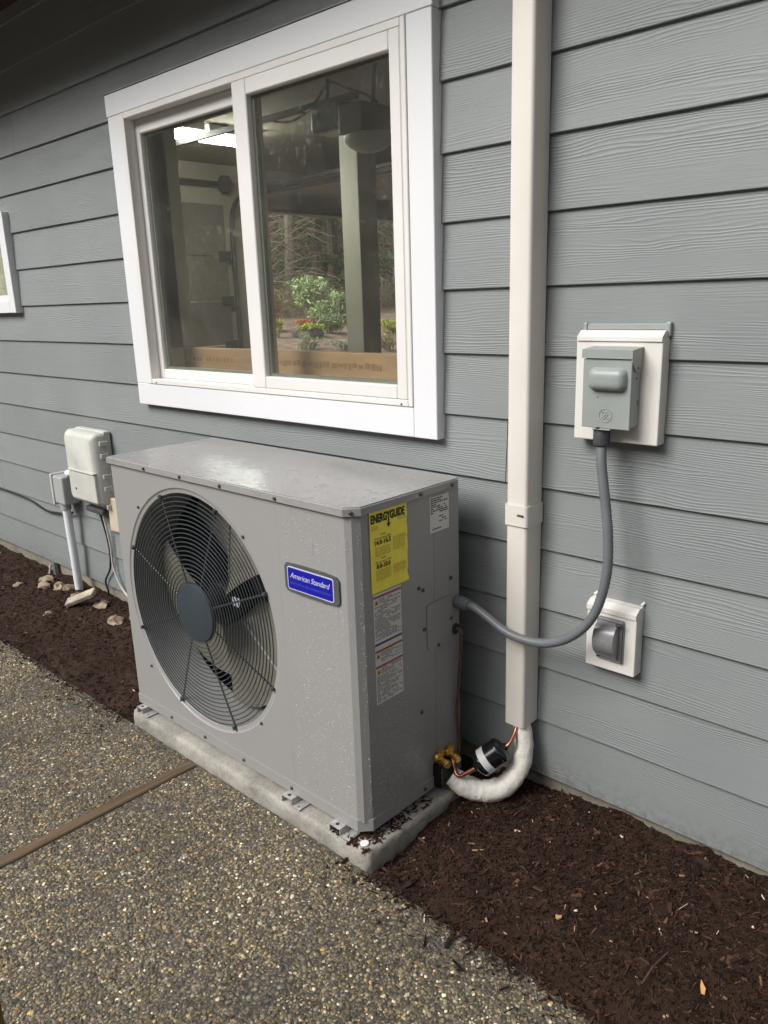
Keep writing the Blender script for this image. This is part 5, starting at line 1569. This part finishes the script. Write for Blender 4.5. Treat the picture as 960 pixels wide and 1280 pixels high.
cable([(-6.2, -0.008, 0.36), (-5.2, -0.008, 0.356), (-4.75, -0.008, 0.352), (-4.5, -0.008, 0.340), (-4.3, -0.010, 0.312), (-4.05, -0.010, 0.335), (-3.98, -0.012, 0.352)], 0.006, 'kcable', 'black cable running level along the siding to the riser')
cable([(-3.64, -0.03, 0.42), (-3.62, -0.015, 0.25), (-3.64, -0.012, 0.12), (-3.71, -0.012, 0.03), (-3.70, -0.01, -0.03), (-3.73, -0.012, -0.10)], 0.005, 'kcable', 'thin black cable dropping from the utility box')
cable([(-3.61, -0.03, 0.42), (-3.60, -0.016, 0.25), (-3.60, -0.014, 0.12), (-3.53, -0.014, 0.02), (-3.40, -0.02, -0.03), (-3.30, -0.03, -0.09)], 0.0055, 'wcable', 'pale cable curving behind the heat pump foot')
cable([(-3.44, -0.006, 0.34), (-3.42, -0.010, 0.18), (-3.46, -0.008, 0.05), (-3.45, -0.010, -0.07)], 0.004, 'kcable', 'thin dark cable below the beige cover')
cable([(-4.36, -0.01, -0.02), (-4.35, -0.03, -0.09), (-4.25, -0.05, -0.105), (-4.12, -0.05, -0.09), (-4.05, -0.03, -0.07)], 0.006, 'wcable', 'loose pale cable looping over the soil by the foundation')
MB().tube([(-4.33, 0.004, 0.0), (-4.32, 0.004, -0.14)], 0.020, 8).build('ground_pipe', MT['conduit'], label='short grey pipe stub below the siding', cat='pipe')

# stones by the foundation
ST = [(-4.22, -0.10, 0.09, .05, .030, 'flat tan stone by the foundation, closest to the pipe stub'), (-4.12, -0.16, .08, .045, .032, 'round tan stone in front of the flat one'), (-4.03, -0.12, .05, .045, .04, 'tan stone touching the riser pipe'),
      (-3.98, -0.10, .05, .04, .03, 'small tan stone behind the riser pipe'), (-3.83, -0.12, .04, .04, .035, 'small pale stone between riser and slab stone'), (-3.62, -0.09, .075, .05, .035, 'tan stone beyond the pale slab'), (-3.40, -0.14, .08, .055, .035, 'orange tan stone nearest the heat pump'), (-3.36, -0.06, .06, .04, .03, 'tan stone against the foundation beside the heat pump'),
      (-4.33, -0.22, .035, .045, .02, 'pale stone chip lying apart on the mulch'), (-3.78, -0.30, .03, .03, .014, 'small grey stone alone on the mulch')]
for i, (x, y, a, b, c, lab) in enumerate(ST):
    rock('stone', (x, y, soil_h(x, y) + c * 0.15), (a * .58, b * .7, c * .72), MT['stone'], 2, i * 3.7 + 1, 0.75, label=lab, cat='stone', group='stones by the foundation')
s_ = MB().bbox(-0.085, 0.085, -0.028, 0.028, -0.012, 0.012, 0.004, 1, Matrix.Translation((-3.70, -0.16, soil_h(-3.7, -.16) + 0.045)) @ Matrix.Rotation(math.radians(35), 4, 'Z') @ Matrix.Rotation(math.radians(-22), 4, 'Y') @ Matrix.Rotation(math.radians(20), 4, 'X'))
s_.build('stone', simple('pale_stone', (0.42, 0.37, 0.28), .8, var=.3, vscale=30, bstr=.5, bscale=60, bdist=.004), label='pale broken slab leaning beside the riser pipe', cat='stone', group='stones by the foundation')

# single scraps that stand out on the mulch
def scrap(name, x, y, pts, mat, label, cat):
    z = soil_h(x, y) + 0.012
    MB().prism(pts, (x, y, z), (0.86, 0.5, 0.12), (-0.5, 0.86, 0.1), (0, 0, 0.0035)).build(name, MT[mat], label=label, cat=cat)


scrap('wood_chip', -0.457, -0.385, [(-0.004, -0.013), (0.003, -0.016), (0.007, -0.003), (0.004, 0.006), (0.001, 0.018), (-0.003, 0.004)], 'chipo', 'fresh orange wood chip lying on dark mulch', 'wood chip')
scrap('fallen_leaf', -0.79, -0.42, [(-0.007, -0.003), (0.0, -0.007), (0.007, -0.003), (0.008, 0.004), (0.0, 0.003), (-0.006, 0.007)], 'leafy', 'small curled tan leaf on the mulch near the patio edge', 'leaf')
MB().tube([(-0.562, -0.452, soil_h(-.562, -.452) + .012), (-0.556, -0.412, soil_h(-.556, -.412) + .020), (-0.548, -0.352, soil_h(-.548, -.352) + .014)], 0.0018, 5).build('dry_stalk', MT['brown'], label='thin dry brown stalk lying on the mulch', cat='twig')
